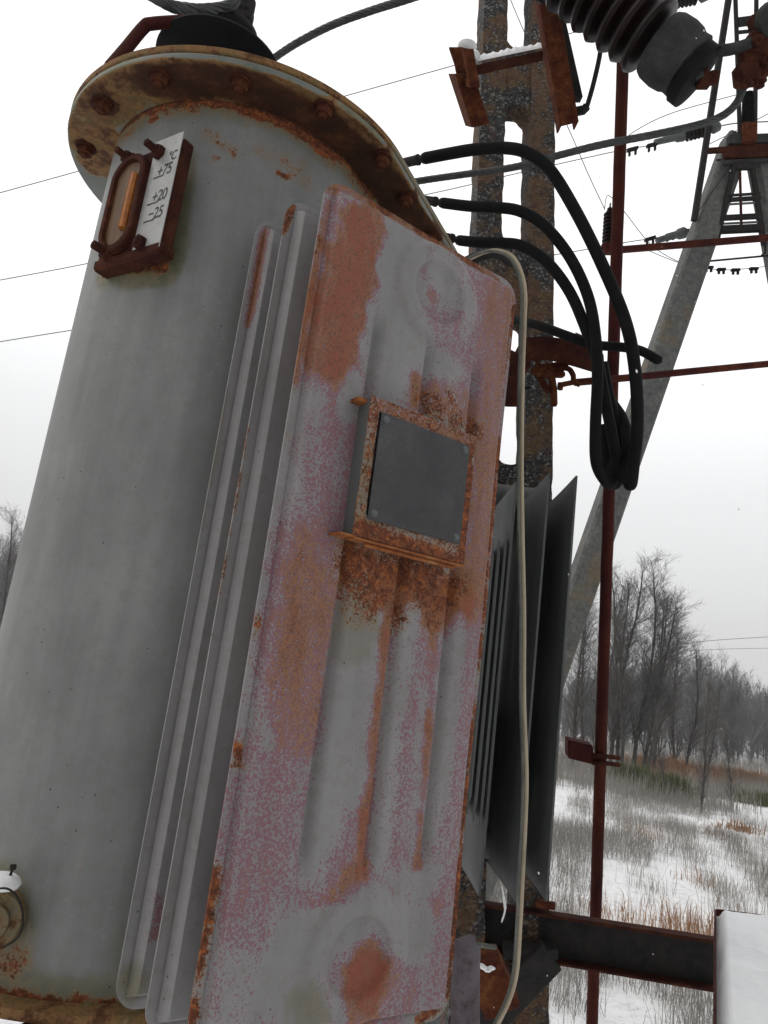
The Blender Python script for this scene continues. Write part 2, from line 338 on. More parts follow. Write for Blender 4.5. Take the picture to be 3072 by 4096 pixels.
m_grass = mottle('dry_grass', [(.16, .15, .135, 1), (.28, .265, .24, 1), (.42, .40, .37, 1)], 1.2, 3, .9, 0)
blades('dry_grass', m_grass, scatter(115000, 7, 60, clump=.46, pw=1.0), .55, .0036, 1.0, ('thin grey dry grass poking through the snow of the field', 'grass'))
blades('tall_weeds', m_grass, scatter(48000, 34, 88, clump=.30, pw=.8), 1.1, .009, .5, ('dense grey weeds and brush before the trees at the far side of the field', 'weeds'))

# ---- bare trees
def grow(seed, height, spread, levels, n_side=6, lean=(0, 0), crown0=.35, twig=.014, dens=1.0, tr=.011, kk=(5, 4, 3, 3)):
    R_ = random.Random(seed); seg = []          # (p0, p1, r0, r1, level)
    def branch(p, d, L, r, lv):
        k = kk[lv]; q = np.array(p, float); dd = np.array(d, float); r0 = r
        for i in range(k):
            w = .05 if lv == 0 else .16
            dd = nrm(dd+np.array([R_.gauss(0, w), R_.gauss(0, w), R_.gauss(.03 if lv else 0, w*.7)])); q2 = q+dd*L/k; r1 = max(twig*.6, r*(1-(.8 if lv else .75)*(i+1)/k))
            seg.append((q, q2, r0, r1, lv))
            if lv < levels:
                t = (i+1)/k
                nb = (max(0, int(n_side*(t > crown0)))) if lv == 0 else int(3*dens+R_.random())
                for _ in range(nb):
                    s_ = R_.random(); b0 = q+(q2-q)*s_; az = R_.random()*2*pi; u = nrm(np.cross(dd, [R_.gauss(0, 1), R_.gauss(0, 1), R_.gauss(0, 1)]))
                    an = R_.uniform(.35, .85) if lv == 0 else R_.uniform(.4, .9); nd = nrm(dd*cos(an)+u*sin(an)+np.array([0, 0, .12]))
                    fall = (.55+.75*math.sin(min(1, t*1.15)*pi)**.8*(1-.3*t)) if lv == 0 else 1.
                    branch(b0, nd, (spread*fall if lv == 0 else L*.55)*R_.uniform(.6, 1.1), max(twig, r1*(.42 if lv == 0 else .55)), lv+1)
            q, r0 = q2, r1
    branch((0, 0, 0), nrm((lean[0], lean[1], 1)), height, height*tr, 0)
    return seg
def seg_mesh(name, seg, lv_ok, mat):
    V = []; Fc = []; n = 0
    for (a, b, r0, r1, lv) in seg:
        if lv not in lv_ok: continue
        k = 6 if lv == 0 else 3; t = nrm(b-a); u = nrm(np.cross(t, [.3, .9, .1] if abs(t[1]) < .9 else [1, 0, 0])); w = np.cross(t, u)
        for (q, r) in ((a, r0), (b, r1)):
            for j in range(k): an = 2*pi*j/k; V.append(q+r*(cos(an)*u+sin(an)*w))
        Fc += [(n+j, n+(j+1) % k, n+k+(j+1) % k, n+k+j) for j in range(k)]; n += 2*k
    return mkmesh(name, np.array(V), Fc, [mat])
protos = []
for i in range(4):
    sg = grow(11+i, 14, 3.2, 3, 4, crown0=.15 if i != 1 else .3, dens=.8, twig=.0068, kk=(12, 4, 3, 2)); print('segs', len(sg))
    protos.append((seg_mesh('tree_trunk', sg, (0, 1), m_bark), seg_mesh('tree_crown', sg, (2, 3, 4), m_twig)))
def tree(pi_, loc, h, lean, rz, label, cat='tree', group=None, nm='bare_tree', wide=1.):
    t = thing(nm, loc, label, cat, group); tm, cm = protos[pi_]
    for nme, me in (('trunk', tm), ('crown', cm)):
        o = bpy.data.objects.new(nme, me); SC.collection.objects.link(o); o.parent = t
    s = h/14.; t.scale = (s*wide, s*wide, s); t.rotation_euler = (-lean[1], lean[0], rz) if False else Matrix.Rotation(lean[0], 3, 'Y').to_4x4().to_euler()
    M_ = Matrix.Rotation(lean[0], 4, 'Y') @ Matrix.Rotation(-lean[1], 4, 'X') @ Matrix.Rotation(rz, 4, 'Z'); t.rotation_euler = M_.to_euler(); return t
def G0(px, d):                       # a spot of the ground seen at column px, d metres off
    r = ray(px, 2900); k = d/np.hypot(r[0], r[1]); x, y = r[0]*k, r[1]*k; return (x, y, float(gz(x, y))-.1)
TR = [(2300, 50, 11.5, .06, 'leftmost bare alder in the clump, close behind the dark cooling fins'),
      (2335, 55, 12.5, .02, 'thin bare alder second from the left in the clump, left of the rusty pipe'),
      (2385, 52, 12.0, .08, 'bare alder partly hidden behind the rusty pipe'),
      (2450, 50, 13.8, .00, 'thick straight dark alder trunk immediately right of the rusty pipe'),
      (2475, 53, 13.6, .06, 'bare alder leaning slightly right beside the thickest trunk'),
      (2490, 49, 12.6, .14, 'bare alder forking out of the clump base with a clear right lean'),
      (2620, 54, 12.6, .12, 'bare alder behind the strongly leaning ones, its crown at the right of the clump'),
      (2545, 51, 13.6, .04, 'tall bare alder in the middle of the clump forming its highest top'),
      (2570, 52, 12.4, .20, 'bare alder leaning strongly right, snow along its trunk'),
      (2590, 50, 12.0, .24, 'outermost bare alder of the clump, leaning the furthest right'),
      (2700, 60, 11.0, .10, 'smaller bare alder at the right foot of the clump before the dark wood')]
TR += [(2745, 56, 9.3, .16, 'round-crowned bare tree at the right side of the clump, in front of the wood'), (2830, 60, 7.2, .1, 'low bare tree farthest right of the clump, merging with the wood')]
for i, (px, d, h, ln, lab) in enumerate(TR): tree(i % 4, G0(px, d), h*.93, (ln, 0), i*1.3, lab, group='bare alders in the clump')
for i, (px, d, h, ln, lab) in enumerate([(2675, 36, 3.9, -.02, 'slender bare sapling on the snowy field below the alder clump, leftmost of three'),
      (2815, 34, 5.2, .04, 'twin-stemmed bare sapling with snow on it, middle of three on the field'),
      (2930, 38, 3.6, .0, 'short bare sapling on the snowy field, rightmost of three')]):
    tree([1, 2, 0][i], G0(px, d), h, (ln, 0), i*2.1, lab, 'sapling', 'saplings on the field', 'bare_sapling', wide=.8)
for i, (px, d, h, lab) in enumerate([(-60, 58, 11.5, 'bare tree at the left picture edge beside the grey tank, left of its neighbour'), (40, 62, 10.8, 'bare tree closest to the left side of the grey tank')]):
    tree(i, G0(px, d), h, (0, 0), i*2.5, lab, 'tree', 'trees left of the tank')
# ---- far wood: many bare trees that read as one mass
def wood(name, spots, h0, label):
    V = []; Fc = []; n = 0
    base = [grow(50+i, 10, 3.0, 2, 3, crown0=.05, twig=.014, dens=1.0, tr=.008, kk=(8, 4, 3)) for i in range(4)]; print('wood', [len(b) for b in base])
    arrs = [(np.array([q[0] for q in b]), np.array([q[1] for q in b]), np.array([q[2] for q in b]), np.array([q[3] for q in b])) for b in base]
    for (x, y, hh) in spots:
        a, b, r0, r1 = arrs[random.randrange(4)]; an = random.random()*2*pi; s = hh/10; c_, s_ = cos(an), sin(an); Rm = np.array([[c_, -s_, 0], [s_, c_, 0], [0, 0, 1]])*s
        o = np.array([x, y, float(gz(x, y))-.2]); A = a@Rm.T+o; B = b@Rm.T+o; t = B-A; t /= np.linalg.norm(t, axis=1)[:, None]
        side = np.cross(t, [0, 1, 0]); side /= np.linalg.norm(side, axis=1)[:, None]+1e-6; dep = np.cross(t, side); m = len(A); q = np.zeros((m, 6, 3))
        for j in range(3):
            an = 2*pi*j/3; ofs = cos(an)*side+sin(an)*dep; q[:, j] = A+ofs*r0[:, None]; q[:, 3+j] = B+ofs*r1[:, None]
        i0 = n+np.arange(m)*6
        Fc.append(np.stack([np.stack([i0+j, i0+(j+1) % 3, i0+3+(j+1) % 3, i0+3+j], 1) for j in range(3)], 1).reshape(-1, 4)); V.append(q.reshape(-1, 3)); n += m*6
    V = np.vstack(V); Fc = np.vstack(Fc); me = bpy.data.meshes.new(name); me.vertices.add(len(V)); me.vertices.foreach_set('co', V.ravel())
    me.loops.add(Fc.size); me.loops.foreach_set('vertex_index', Fc.ravel().astype(np.int32)); me.polygons.add(len(Fc)); me.polygons.foreach_set('loop_start', (np.arange(len(Fc))*4).astype(np.int32)); me.update(calc_edges=True)
    me.materials.append(m_wood); o = bpy.data.objects.new(name, me); SC.collection.objects.link(o); o['kind'] = 'stuff'; o['label'] = label; o['category'] = 'wood'
sp = []
for k in range(230):
    px = random.uniform(2230, 3300); d = random.uniform(82, 125); g = G0(px, d)
    top = np.interp(px, [2230, 2600, 2850, 2960, 3072, 3300], [2720, 2655, 2650, 2715, 2775, 2820]); hor = 2540+.129*px
    hh = (hor-top)/3000*d*1.02+CZ-g[2]; sp.append((g[0], g[1], hh*random.uniform(.70, .96)))
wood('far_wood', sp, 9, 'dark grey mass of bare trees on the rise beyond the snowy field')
sp = []
for k in range(90):
    px = random.uniform(-420, 300); d = random.uniform(66, 95); g = G0(px, d); sp.append((g[0], g[1], ((2540+.129*px)-2230)/3000*d*random.uniform(.8, 1.05)+3.5))
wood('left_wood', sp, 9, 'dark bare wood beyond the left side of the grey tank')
# low growth patches
def patch(name, px, py, sx, n, m, h, label, cat, depth):
    c = P(px, py, depth); r = np.array([c[0], c[1]]); u = nrm(np.array([r[1], -r[0]])); w = nrm(r); N = n
    q = r+np.outer(rng.normal(0, 1, N)*sx*.5, u)+np.outer(rng.normal(0, 1, N)*sx*.5, w); return blades(name, m, q, h, .02 if depth > 25 else .006, .8, (label, cat))
patch('dead_fern', 2640, 3050, 2.4, 3200, m_fern, 1.3, 'wide tan patch of dead fern at the far edge of the field, left of the saplings', 'fern', 52)
patch('dead_fern', 2780, 3080, 2.2, 2000, m_fern, 1.1, 'tan dead fern behind the twin-stemmed sapling', 'fern', 46)
patch('dead_fern', 2880, 3070, 1.8, 1600, m_fern, 1.2, 'tan dead fern just right of the twin-stemmed sapling', 'fern', 50)
patch('dead_fern', 3000, 3090, 1.8, 1600, m_fern, 1.2, 'rightmost tan patch of dead fern at the far side of the field', 'fern', 50)
patch('evergreen_brush', 2530, 3180, 1.3, 1600, m_green, 1.1, 'low olive green brush in the snow, left of its twin', 'brush', 38)
patch('evergreen_brush', 2680, 3215, .9, 1500, m_green, 1.1, 'rounder olive green brush in the snow below the leftmost sapling', 'brush', 34)
patch('evergreen_brush', 3030, 3200, 1.2, 600, m_green, .7, 'olive brush at the right picture edge below the ferns', 'brush', 36)
patch('reed_tuft', 2760, 3960, 1.3, 420, m_fern, .55, 'tan reeds in the snow under the long dark beam', 'reeds', 12)
patch('reed_tuft', 2800, 3720, 1.0, 260, m_fern, .6, 'tan reeds just above the right end of the long dark beam', 'reeds', 13)
for i_, (x_, y_, d_) in enumerate(((2860, 3350, 24), (2960, 3300, 26), (2820, 3520, 17), (2420, 3900, 13))): patch('reed_tuft', x_, y_, .7, 110, m_fern, .4, ('small tan tuft in the snow above the tray', 'small tan tuft near the right edge of the field', 'low tan tuft just above the snow tray corner', 'low tan tuft seen below the beam left of the pipe')[i_], 'reeds', d_)
patch('reed_tuft', 2570, 3400, .8, 120, m_fern, .5, 'small tan reed tuft in mid field right of the rusty pipe', 'reeds', 22)

# ================================================================== TRANSFORMER
TC = np.array([-.496, 1.855]); PHI = 1.114; LEN = .42; RT = .35; ZT = CZ+1.273; ZB = CZ-.618
TU = np.array([cos(PHI), sin(PHI)]); C2 = TC+TU*LEN
def obround(rad, n=120, m=16):
    pts = []
    for k in range(n//2+1): a = PHI+pi/2+pi*k/(n//2); pts.append(TC+rad*np.array([cos(a), sin(a)]))
    a0 = pts[-1]; b0 = C2+rad*np.array([cos(PHI-pi/2), sin(PHI-pi/2)])
    for k in range(1, m): pts.append(a0+(b0-a0)*k/m)
    for k in range(n//2+1): a = PHI-pi/2+pi*k/(n//2); pts.append(C2+rad*np.array([cos(a), sin(a)]))
    a1 = pts[-1]; b1 = pts[0]
    for k in range(1, m): pts.append(a1+(b1-a1)*k/m)
    return np.array(pts)
def loft(mb, rings, cap0=True, cap1=True, m=0):
    n = len(rings[0]); V = np.vstack(rings); F = [(i*n+k, i*n+(k+1) % n, (i+1)*n+(k+1) % n, (i+1)*n+k) for i in range(len(rings)-1) for k in range(n)]
    if cap0: F.append(tuple(range(n))[::-1])
    if cap1: F.append(tuple((len(rings)-1)*n+k for k in range(n)))
    mb.add(V, F, m)
def ring(rad, z, n=120, m=16): q = obround(rad, n, m); return np.column_stack([q, np.full(len(q), z)])
TR_ = thing('transformer', (TC[0]+TU[0]*LEN/2, TC[1]+TU[1]*LEN/2, ZB-.05), 'large grey oval transformer tank with rusty bolted lid and worn ribbed cooling panel', 'transformer')
# tank wall
mb = MB(); zs = np.concatenate([np.linspace(ZB, ZB+.12, 24), np.linspace(ZB+.13, ZT-.16, 90), np.linspace(ZT-.15, ZT, 40)])
loft(mb, [ring(RT, z, 260, 24) for z in zs], False, False)
tank = obj('tank_wall', mb, m_tank, TR_, 60)
def TP(px, py, rad=RT):            # a pixel's spot on the tank wall
    r = ray(px, py); o = CAM[:2]-TC; a = r[:2]@r[:2]; b = 2*o@r[:2]; c = o@o-rad*rad; D = b*b-4*a*c
    k = -b/(2*a) if D < 0 else (-b-math.sqrt(D))/(2*a); return CAM+r*k
jl = [TP(x, y) for x, y in ((420, 540), (504, 472), (623, 412), (715, 401), (851, 412), (960, 440), (1108, 488), (1244, 570), (1325, 608), (1423, 689), (1470, 760))]
for q in jl: q[2] = ZT
S = [(1, 1.15, .004, jl, .02), (1, .50, .02, jl[3:], .06), (1, .80, .020, jl[4:9], .028), (1, .66, .012, jl[2:9], .035), (1, .42, .03, jl, .05), (2, .8, .02, jl, .08),
     (1, .75, .006, [TP(600, 440), TP(612, 475)], .02), (1, .6, .004, [TP(665, 430), TP(670, 455)], .02),
     (1, .66, .006, [TP(1110, 690), TP(1130, 705), TP(1150, 712)], .012), (1, .5, .006, [TP(850, 632), TP(870, 632)], .014), (1, .40, .015, [TP(830, 540), TP(930, 610)], .03), (1, .36, .02, [TP(1050, 600), TP(1200, 700)], .05),
     (2, 1.0, .03, [TP(430, 1080), TP(640, 1080), TP(690, 900), TP(720, 640)], .035), (1, .62, .012, [TP(420, 1075), TP(640, 1070), TP(665, 930), TP(700, 640), TP(690, 590)], .025), (1, .45, .01, [TP(430, 560), TP(370, 900)], .03),
     (2, .75, .03, [TP(0, 3560), TP(60, 3700), TP(20, 3850)], .06), (1, .5, .02, [TP(0, 3760), TP(60, 3850)], .05),
     (1, .8, .006, [TP(0, 3985), TP(140, 4005), TP(270, 4045)], .03), (2, .8, .02, [TP(0, 3920), TP(250, 3985), TP(420, 4010), TP(500, 4040)], .05), (1, .55, .004, [TP(300, 3990), TP(470, 4030)], .02),
     (1, .42, .003, [TP(1010, 1330), TP(1012, 1345)], .008), (2, .5, .01, [TP(980, 1400), TP(960, 1560)], .03), (2, .5, .01, [TP(480, 3750), TP(495, 3900)], .03)]
for k in range(26): x_, y_ = rng.uniform(250, 1000), rng.uniform(650, 3900); S.append((1 if k % 3 else 2, rng.uniform(.4, .58), .0015, [TP(x_, y_), TP(x_+rng.uniform(-12, 12), y_+rng.uniform(-30, 30))], .006))
paint(tank, S)
# flange under the lid
mb = MB(); FW = .118; rds = np.linspace(RT-.002, RT+FW-.003, 22)
rings = [ring(r_, ZT, 240, 30) for r_ in rds]+[ring(RT+FW, ZT+.003, 240, 30), ring(RT+FW, ZT+.008, 240, 30), ring(RT+FW, ZT+.013, 240, 30), ring(RT+FW-.002, ZT+.016, 240, 30), ring(RT-.01, ZT+.016, 240, 30)]
loft(mb, rings, False, False); fl = obj('tank_flange', mb, m_flange, TR_, 40)
def FP(px, py): return PZ(px, py, ZT)
S = [(1, 1.35, .03, [FP(x, y) for x, y in ((620, 330), (800, 330), (960, 350), (1130, 410), (1300, 500), (1440, 610), (1560, 760), (1680, 900))], .09),
     (1, 1.0, .035, [FP(x, y) for x, y in ((330, 500), (400, 420), (520, 340), (640, 300))], .05),
     (1, .8, .03, [FP(x, y) for x, y in ((345, 590), (400, 520), (430, 560), (380, 660))], .04),
     (2, .9, .05, [FP(300, 540), FP(330, 470), FP(480, 310), FP(560, 340)], .05), (2, .8, .02, [FP(1390, 440), FP(1500, 530)], .03),
     (1, 1.7, .012, [FP(1180, 530), FP(1300, 590), (FP(1460, 700))], .02)]
rimp = [np.append(q, ZT+.009) for q in obround(RT+FW)]; S += [(1, -.85, .0055, rimp[2:70], .004), (2, .5, .003, rimp[2:70:3], .004)]
S += [(1, 1.5, .022, [FP(x, y)], .02) for x, y in ((344, 589), (411, 412), (640, 304), (962, 326), (1296, 429), (1529, 629), (1624, 787), (1722, 944))]
paint(fl, S, (0, .25, .15))
mb = MB(); loft(mb, [ring(RT+FW-.012, ZT+.0165, 160, 20), ring(RT+FW-.012, ZT+.0195, 160, 20)]); obj('lid_gasket', mb, m_dark, TR_)
mb = MB(); loft(mb, [ring(RT+FW-.03, ZT+.020, 240, 30), ring(RT+FW-.004, ZT+.020, 240, 30), ring(RT+FW, ZT+.023, 240, 30), ring(RT+FW+.001, ZT+.034, 240, 30), ring(RT+FW-.003, ZT+.038, 240, 30), ring(RT+FW-.04, ZT+.042, 240, 30), ring(.1, ZT+.06, 240, 30)])
lid = obj('lid', mb, m_flange, TR_, 40); ed = [np.append(q, ZT+.03) for q in obround(RT+FW)]
paint(lid, [(1, .75, .002, [ed[i] for i in range(20, 60, 2)], .03), (2, .6, .01, [ed[i] for i in range(44, 76, 2)], .05)], (0, .42, .2))
# snow clinging to the left rim of the lid
mb = MB()
for k in range(60):
    q = ed[4+k//5]+np.array([0, 0, .012]); o_ = nrm(np.append(q[:2]-TC, 0))
    for j in range(3):
        c = q+o_*rng.uniform(-.006, .007)+np.array([rng.normal(0, .004), rng.normal(0, .004), rng.uniform(-.004, .006)]); r_ = rng.uniform(.0015, .0045)
        mb.lathe([(r_*.1, -r_*.5), (r_, 0), (r_*.7, r_*.6), (r_*.1, r_*.8)], c, (rng.normal(0, .2), rng.normal(0, .2), 1), 7)
obj('snow_crust', mb, m_snow, TR_, 60)
# lid bolts
bp = [(344, 589), (411, 412), (640, 304), (962, 326), (1296, 429), (1529, 629), (1624, 787), (1722, 944)]
mb = MB(); b0 = FP(*bp[0]); mb.lathe([(.024, 0), (.026, -.002), (.025, -.005)], b0, (0, 0, 1), 20); mb.hexa(b0-np.array([0, 0, .004]), (0, 0, -1), .021, .017); mb.lathe([(.011, -.016), (.011, -.026), (.008, -.029)], b0, (0, 0, 1), 12)
bolt = obj('lid_bolt', mb, m_rust, TR_, 30)
for (x, y) in bp[1:]: inst(bolt, 'lid_bolt', FP(x, y)-b0, TR_, None)
# bottom flange and base
mb = MB(); loft(mb, [ring(RT+.001, ZB+.004, 160), ring(RT+.04, ZB, 160), ring(RT+.043, ZB-.004, 160), ring(RT+.043, ZB-.016, 160), ring(RT-.02, ZB-.017, 160)], False, True); bf = obj('bottom_flange', mb, m_flange, TR_); paint(bf, [], (0, .72, .3))
mb = MB()
for s_ in (-.2, .2):
    nn = np.array([TU[1], -TU[0]]); c = TC+TU*LEN/2+nn*s_
    mb.box(np.append(c, ZB-.075), np.append(TU*.6, 0), np.append(nn*.04, 0), (0, 0, .055), 0, .004)
obj('base_channel', mb, m_rust, TR_)
# ---------------- cooling panels
PT = CZ+.95; PA = np.array([-.19543368, 1.28921228, PT]); PU = np.array([.81454197, .58010463, 0]); PN = np.array([.58010463, -.81454197, 0]); PW, PH = .535, 1.545
def sm(x, a, b): t = np.clip((x-a)/(b-a), 0, 1); return t*t*(3-2*t)
VAL = (.146, .280, .411)
def prof(u, v):
    # height of the pressed sheet above the seam plane
    d = np.minimum(np.minimum(u, PW-u), np.minimum(v, PH-v)); h = .020*sm(d, .018, .032)
    inr = sm(v, .22, .29)*sm(PH-v, .25, .32)
    for c in VAL: h = h-.019*np.where(u < c, sm(u, c-.005, c), 1-sm(u, c+.006, c+.030))*inr*sm(d, .018, .034)
    for c in (.08, .213, .345, .47): h = h+.004*np.exp(-((u-c)/.028)**2)*inr
    for (cu, cv) in ((.29, .135), (.29, PH-.135)):
        r = np.hypot((u-cu), (v-cv)); h = h+.010*sm(-r, -.118, -.100)-.014*sm(-r, -.072, -.056)
    h = h-.004*np.exp(-((d-.0215)/.003)**2); return h
def panel(name, O, mat, nu=190, nv=420, back=True):
    rc = .045; vs = np.concatenate([rc*(1-np.cos(np.linspace(0, pi/2, 26))), np.linspace(rc, PH-rc, nv)[1:-1], PH-rc*(1-np.sin(np.linspace(0, pi/2, 26)))])
    def hw(v):
        q = np.minimum(v, PH-v); return np.where(q < rc, rc-np.sqrt(np.maximum(0, rc*rc-(rc-q)**2)), 0)
    ins = hw(vs); t = (1-np.cos(np.linspace(0, pi, nu)))/2*.35+np.linspace(0, 1, nu)*.65
    Us = ins[:, None]+t[None]*(PW-2*ins[:, None]); Vs = np.repeat(vs[:, None], nu, 1); hgt = prof(Us, Vs)
    wob = .0022*np.sin(Vs*9+1)*np.sin(Us*14) ; n0 = nu*len(vs)
    def pts(sg, off): return (O+Us[..., None]*PU-Vs[..., None]*np.array([0, 0, 1.])+(sg*(hgt+off)+wob)[..., None]*PN).reshape(-1, 3)
    mb = MB(); q = [(i*nu+k, i*nu+k+1, (i+1)*nu+k+1, (i+1)*nu+k) for i in range(len(vs)-1) for k in range(nu-1)]
    V = np.vstack([pts(1, .0025), pts(-1, .0025)]); Fc = [f[::-1] for f in q]+[tuple(i+n0 for i in f) for f in q]
    b = list(range(nu))+[i*nu+nu-1 for i in range(1, len(vs))]+[(len(vs)-1)*nu+k for k in range(nu-2, -1, -1)]+[i*nu for i in range(len(vs)-2, 0, -1)]
    Fc += [(b[i], b[(i+1) % len(b)], b[(i+1) % len(b)]+n0, b[i]+n0) for i in range(len(b))]
    mb.add(V, Fc); return obj(name, mb, mat, TR_, 35)
pan = panel('radiator_panel', PA, m_panel); pan['label'] = 'outermost cooling panel with primer and rust showing through'
def Q(*p): return [PP(x, y, PA+PN*.012, PN) for (x, y) in p]
def Q0(*p): return [PP(x, y, PA, PN) for (x, y) in p]
S = [(0, 1.10, .045, Q((1420, 900), (1400, 1050), (1370, 1250), (1310, 1430)), .03), (0, .92, .03, Q((1500, 850), (1530, 980), (1480, 1120)), .04), (0, .80, .03, Q((1530, 850), (1560, 950), (1510, 1120), (1420, 1300), (1330, 1480)), .05),
     (0, 1.1, .006, Q((1330, 800), (1300, 930), (1240, 1200), (1190, 1500)), .012), (0, .85, .008, Q((1345, 745), (1450, 800), (1600, 880), (1700, 940)), .02),
     (0, .55, .04, Q((1480, 1150), (1430, 1350), (1390, 1600), (1300, 1900), (1250, 2200)), .05), (0, .78, .015, Q((1440, 1200), (1430, 1500), (1400, 1600)), .03),
     (0, .56, .035, Q((1310, 1850), (1240, 2150), (1190, 2500), (1140, 2900), (1080, 3300), (1060, 3560)), .05),
     (0, .84, .034, Q((1230, 2180), (1200, 2400), (1180, 2620), (1190, 2900)), .05), (0, .84, .008, Q((1330, 2300), (1280, 2700), (1235, 2980)), .012),
     (0, .50, .05, Q((1030, 3050), (1000, 3400), (980, 3650)), .05), (0, .30, .05, Q((960, 3700), (930, 4000)), .06),
     (0, .82, .035, Q((1990, 1180), (1985, 1400), (1960, 1700), (1930, 2050), (1900, 2350)), .04), (0, .86, .030, Q((1930, 1800), (1900, 2200), (1860, 2420)), .04), (0, .9, .004, Q((2015, 1500), (1970, 2100), (1930, 2500)), .01),
     (0, .56, .03, Q((1890, 2500), (1860, 3000), (1820, 3500), (1790, 3950)), .045), (0, .60, .02, Q((1900, 1130), (1960, 1250), (1900, 1420), (1850, 1500)), .05), (0, .52, .03, Q((1720, 1290), (1800, 1350), (1850, 1450)), .05),
     (0, .54, .006, Q((1680, 1100), (1680, 1040), (1730, 985), (1800, 990), (1870, 1050)), .018), (0, .52, .02, Q((1840, 1040), (1900, 1150)), .05), (0, 1.2, .004, Q((1838, 1178),), .008), (0, .75, .012, Q((1725, 1190),), .012),
     (0, 1.12, .012, Q((1575, 2260), (1540, 2500), (1510, 2750), (1478, 3050), (1450, 3300), (1430, 3500)), .012), (0, .7, .008, Q((1560, 2400), (1500, 2900)), .012), (0, 1.0, .010, Q((1720, 2450), (1705, 2800)), .012), (0, 1.12, .011, Q((1700, 2850), (1680, 3150), (1655, 3450)), .010),
     (0, .58, .02, Q((1640, 2500), (1620, 2800), (1590, 3200), (1570, 3400)), .04), (0, .7, .015, Q((1700, 2400), (1690, 2700)), .03),
     (0, .62, .003, Q((1345, 2250), (1290, 2650), (1225, 3050), (1180, 3400), (1145, 3620)), .010),
     (0, .9, .018, Q((1410, 3480), (1330, 3570), (1260, 3650)), .03), (0, .55, .03, Q((1400, 3330), (1330, 3500), (1280, 3600)), .04), (0, .5, .02, Q((1510, 3540), (1600, 3640)), .03),
     (0, 1.25, .035, Q((1460, 3880), (1450, 4000)), .03), (0, .95, .03, Q((1480, 3800), (1500, 3900), (1440, 4060)), .04), (0, .56, .05, Q((1490, 3790), (1540, 3900), (1520, 4040)), .04), (0, .5, .01, Q((1390, 3800), (1340, 3900)), .02),
     (0, .55, .02, Q((1140, 4060), (1200, 4040)), .05), (0, .5, .02, Q((1800, 3100), (1780, 3400)), .05), (0, .75, .01, Q((1740, 3600), (1730, 3640)), .02),
     (0, -1, .035, Q((1600, 950), (1590, 1100), (1560, 1300), (1530, 1480)), .03), (0, -.8, .03, Q((1640, 1350), (1650, 1450), (1780, 1530)), .04), (0, -.9, .012, Q((1420, 1540), (1380, 1640)), .03),
     # rust about the name plate box
     (0, 1.0, .010, Q((1650, 1520), (1645, 1620)), .015), (0, .95, .010, Q((1760, 1600), (1800, 1690)), .02), (1, .52, .010, Q((1660, 1560), (1655, 1620)), .02), (1, .56, .012, Q((1790, 1600), (1800, 1660), (1840, 1700)), .025), (1, .55, .02, Q((1720, 1650), (1860, 1720)), .03), (0, .8, .03, Q((1700, 1600), (1860, 1650)), .04),
     (1, .70, .014, Q((1400, 2215), (1520, 2270), (1660, 2320), (1780, 2355)), .045), (1, .66, .02, Q((1440, 2290), (1500, 2360)), .04), (0, 1.22, .03, Q((1440, 2300), (1640, 2390), (1830, 2440)), .035), (1, .6, .010, Q((1560, 2350), (1570, 2450)), .03), (1, .58, .010, Q((1710, 2380), (1715, 2480)), .03), (1, .5, .02, Q((1380, 2270), (1440, 2400)), .04), (2, .6, .03, Q((1440, 2400), (1420, 2550)), .04), (0, .95, .02, Q((1820, 2400), (1840, 2330)), .03),
     (0, -.8, .03, Q((1180, 3760), (1300, 3700), (1500, 3640), (1640, 3720)), .03), (0, -.8, .03, Q((1120, 3900), (1200, 4050)), .03), (0, -.75, .014, Q((1450, 2300), (1380, 2700), (1330, 3100), (1280, 3400)), .03), (0, -.7, .010, Q((1640, 2450), (1590, 2800), (1545, 3100), (1510, 3400)), .02), (0, -.7, .010, Q((1830, 2480), (1790, 2800), (1750, 3200)), .02),
     # seams
     (1, .95, .004, Q0((2052, 1230), (2038, 1500), (1985, 2100), (1935, 2600), (1893, 3050), (1842, 3600), (1795, 4010)), .006), (0, 1.0, .006, Q0((1310, 760), (1345, 735), (1400, 765), (1600, 880), (1850, 1020), (1960, 1100), (2040, 1190)), .01), (1, .62, .003, Q0((1345, 735), (1400, 760), (1850, 1015), (1990, 1120), (2040, 1200)), .006),
     (1, .80, .002, Q((1318, 770), (1335, 735), (1390, 745), (1500, 805), (1650, 890), (1760, 955)), .010), (1, .62, .001, Q((1300, 800), (1250, 1100), (1190, 1500), (1120, 1950)), .008), (1, .75, .003, Q((1290, 880), (1270, 1000)), .01),
     (1, .62, .001, Q((1050, 2400), (985, 2750), (920, 3150)), .007), (1, .9, .005, Q((960, 3000), (958, 3060)), .010), (1, .85, .006, Q((858, 3490), (830, 3650), (800, 3880), (770, 4060)), .016), (1, .95, .003, Q((2045, 1240), (2030, 1500), (1975, 2100), (1930, 2600), (1890, 3050), (1840, 3600), (1800, 4000)), .010),
     (1, .85, .003, Q((1850, 1010), (1950, 1090), (2020, 1170)), .012), (1, .9, .004, Q((1780, 4030), (1700, 4085)), .012), (2, .7, .02, Q((1210, 4020), (1230, 4090)), .04)]
paint(pan, S, (.17, .03, .03), True, .9)
q2 = np.array([-.27795886, 1.36712568, PT]); q3 = np.array([-.35094564, 1.44605197, PT])
pb = panel('radiator_panel', q2, m_panel, 110, 200); paint(pb, [(1, .7, .003, [q2+np.array([.01, .005, -.02]), q2+np.array([.0, 0, -.08])], .012), (1, .5, .001, [q2+PN*.0-np.array([0, 0, .5]), q2-np.array([0, 0, .9])], .006), (0, .6, .01, [q2+PU*.09+PN*.012-np.array([0, 0, .25])], .01)], (0, .05, .05))
pc = panel('radiator_panel', q3, m_panel, 110, 200)
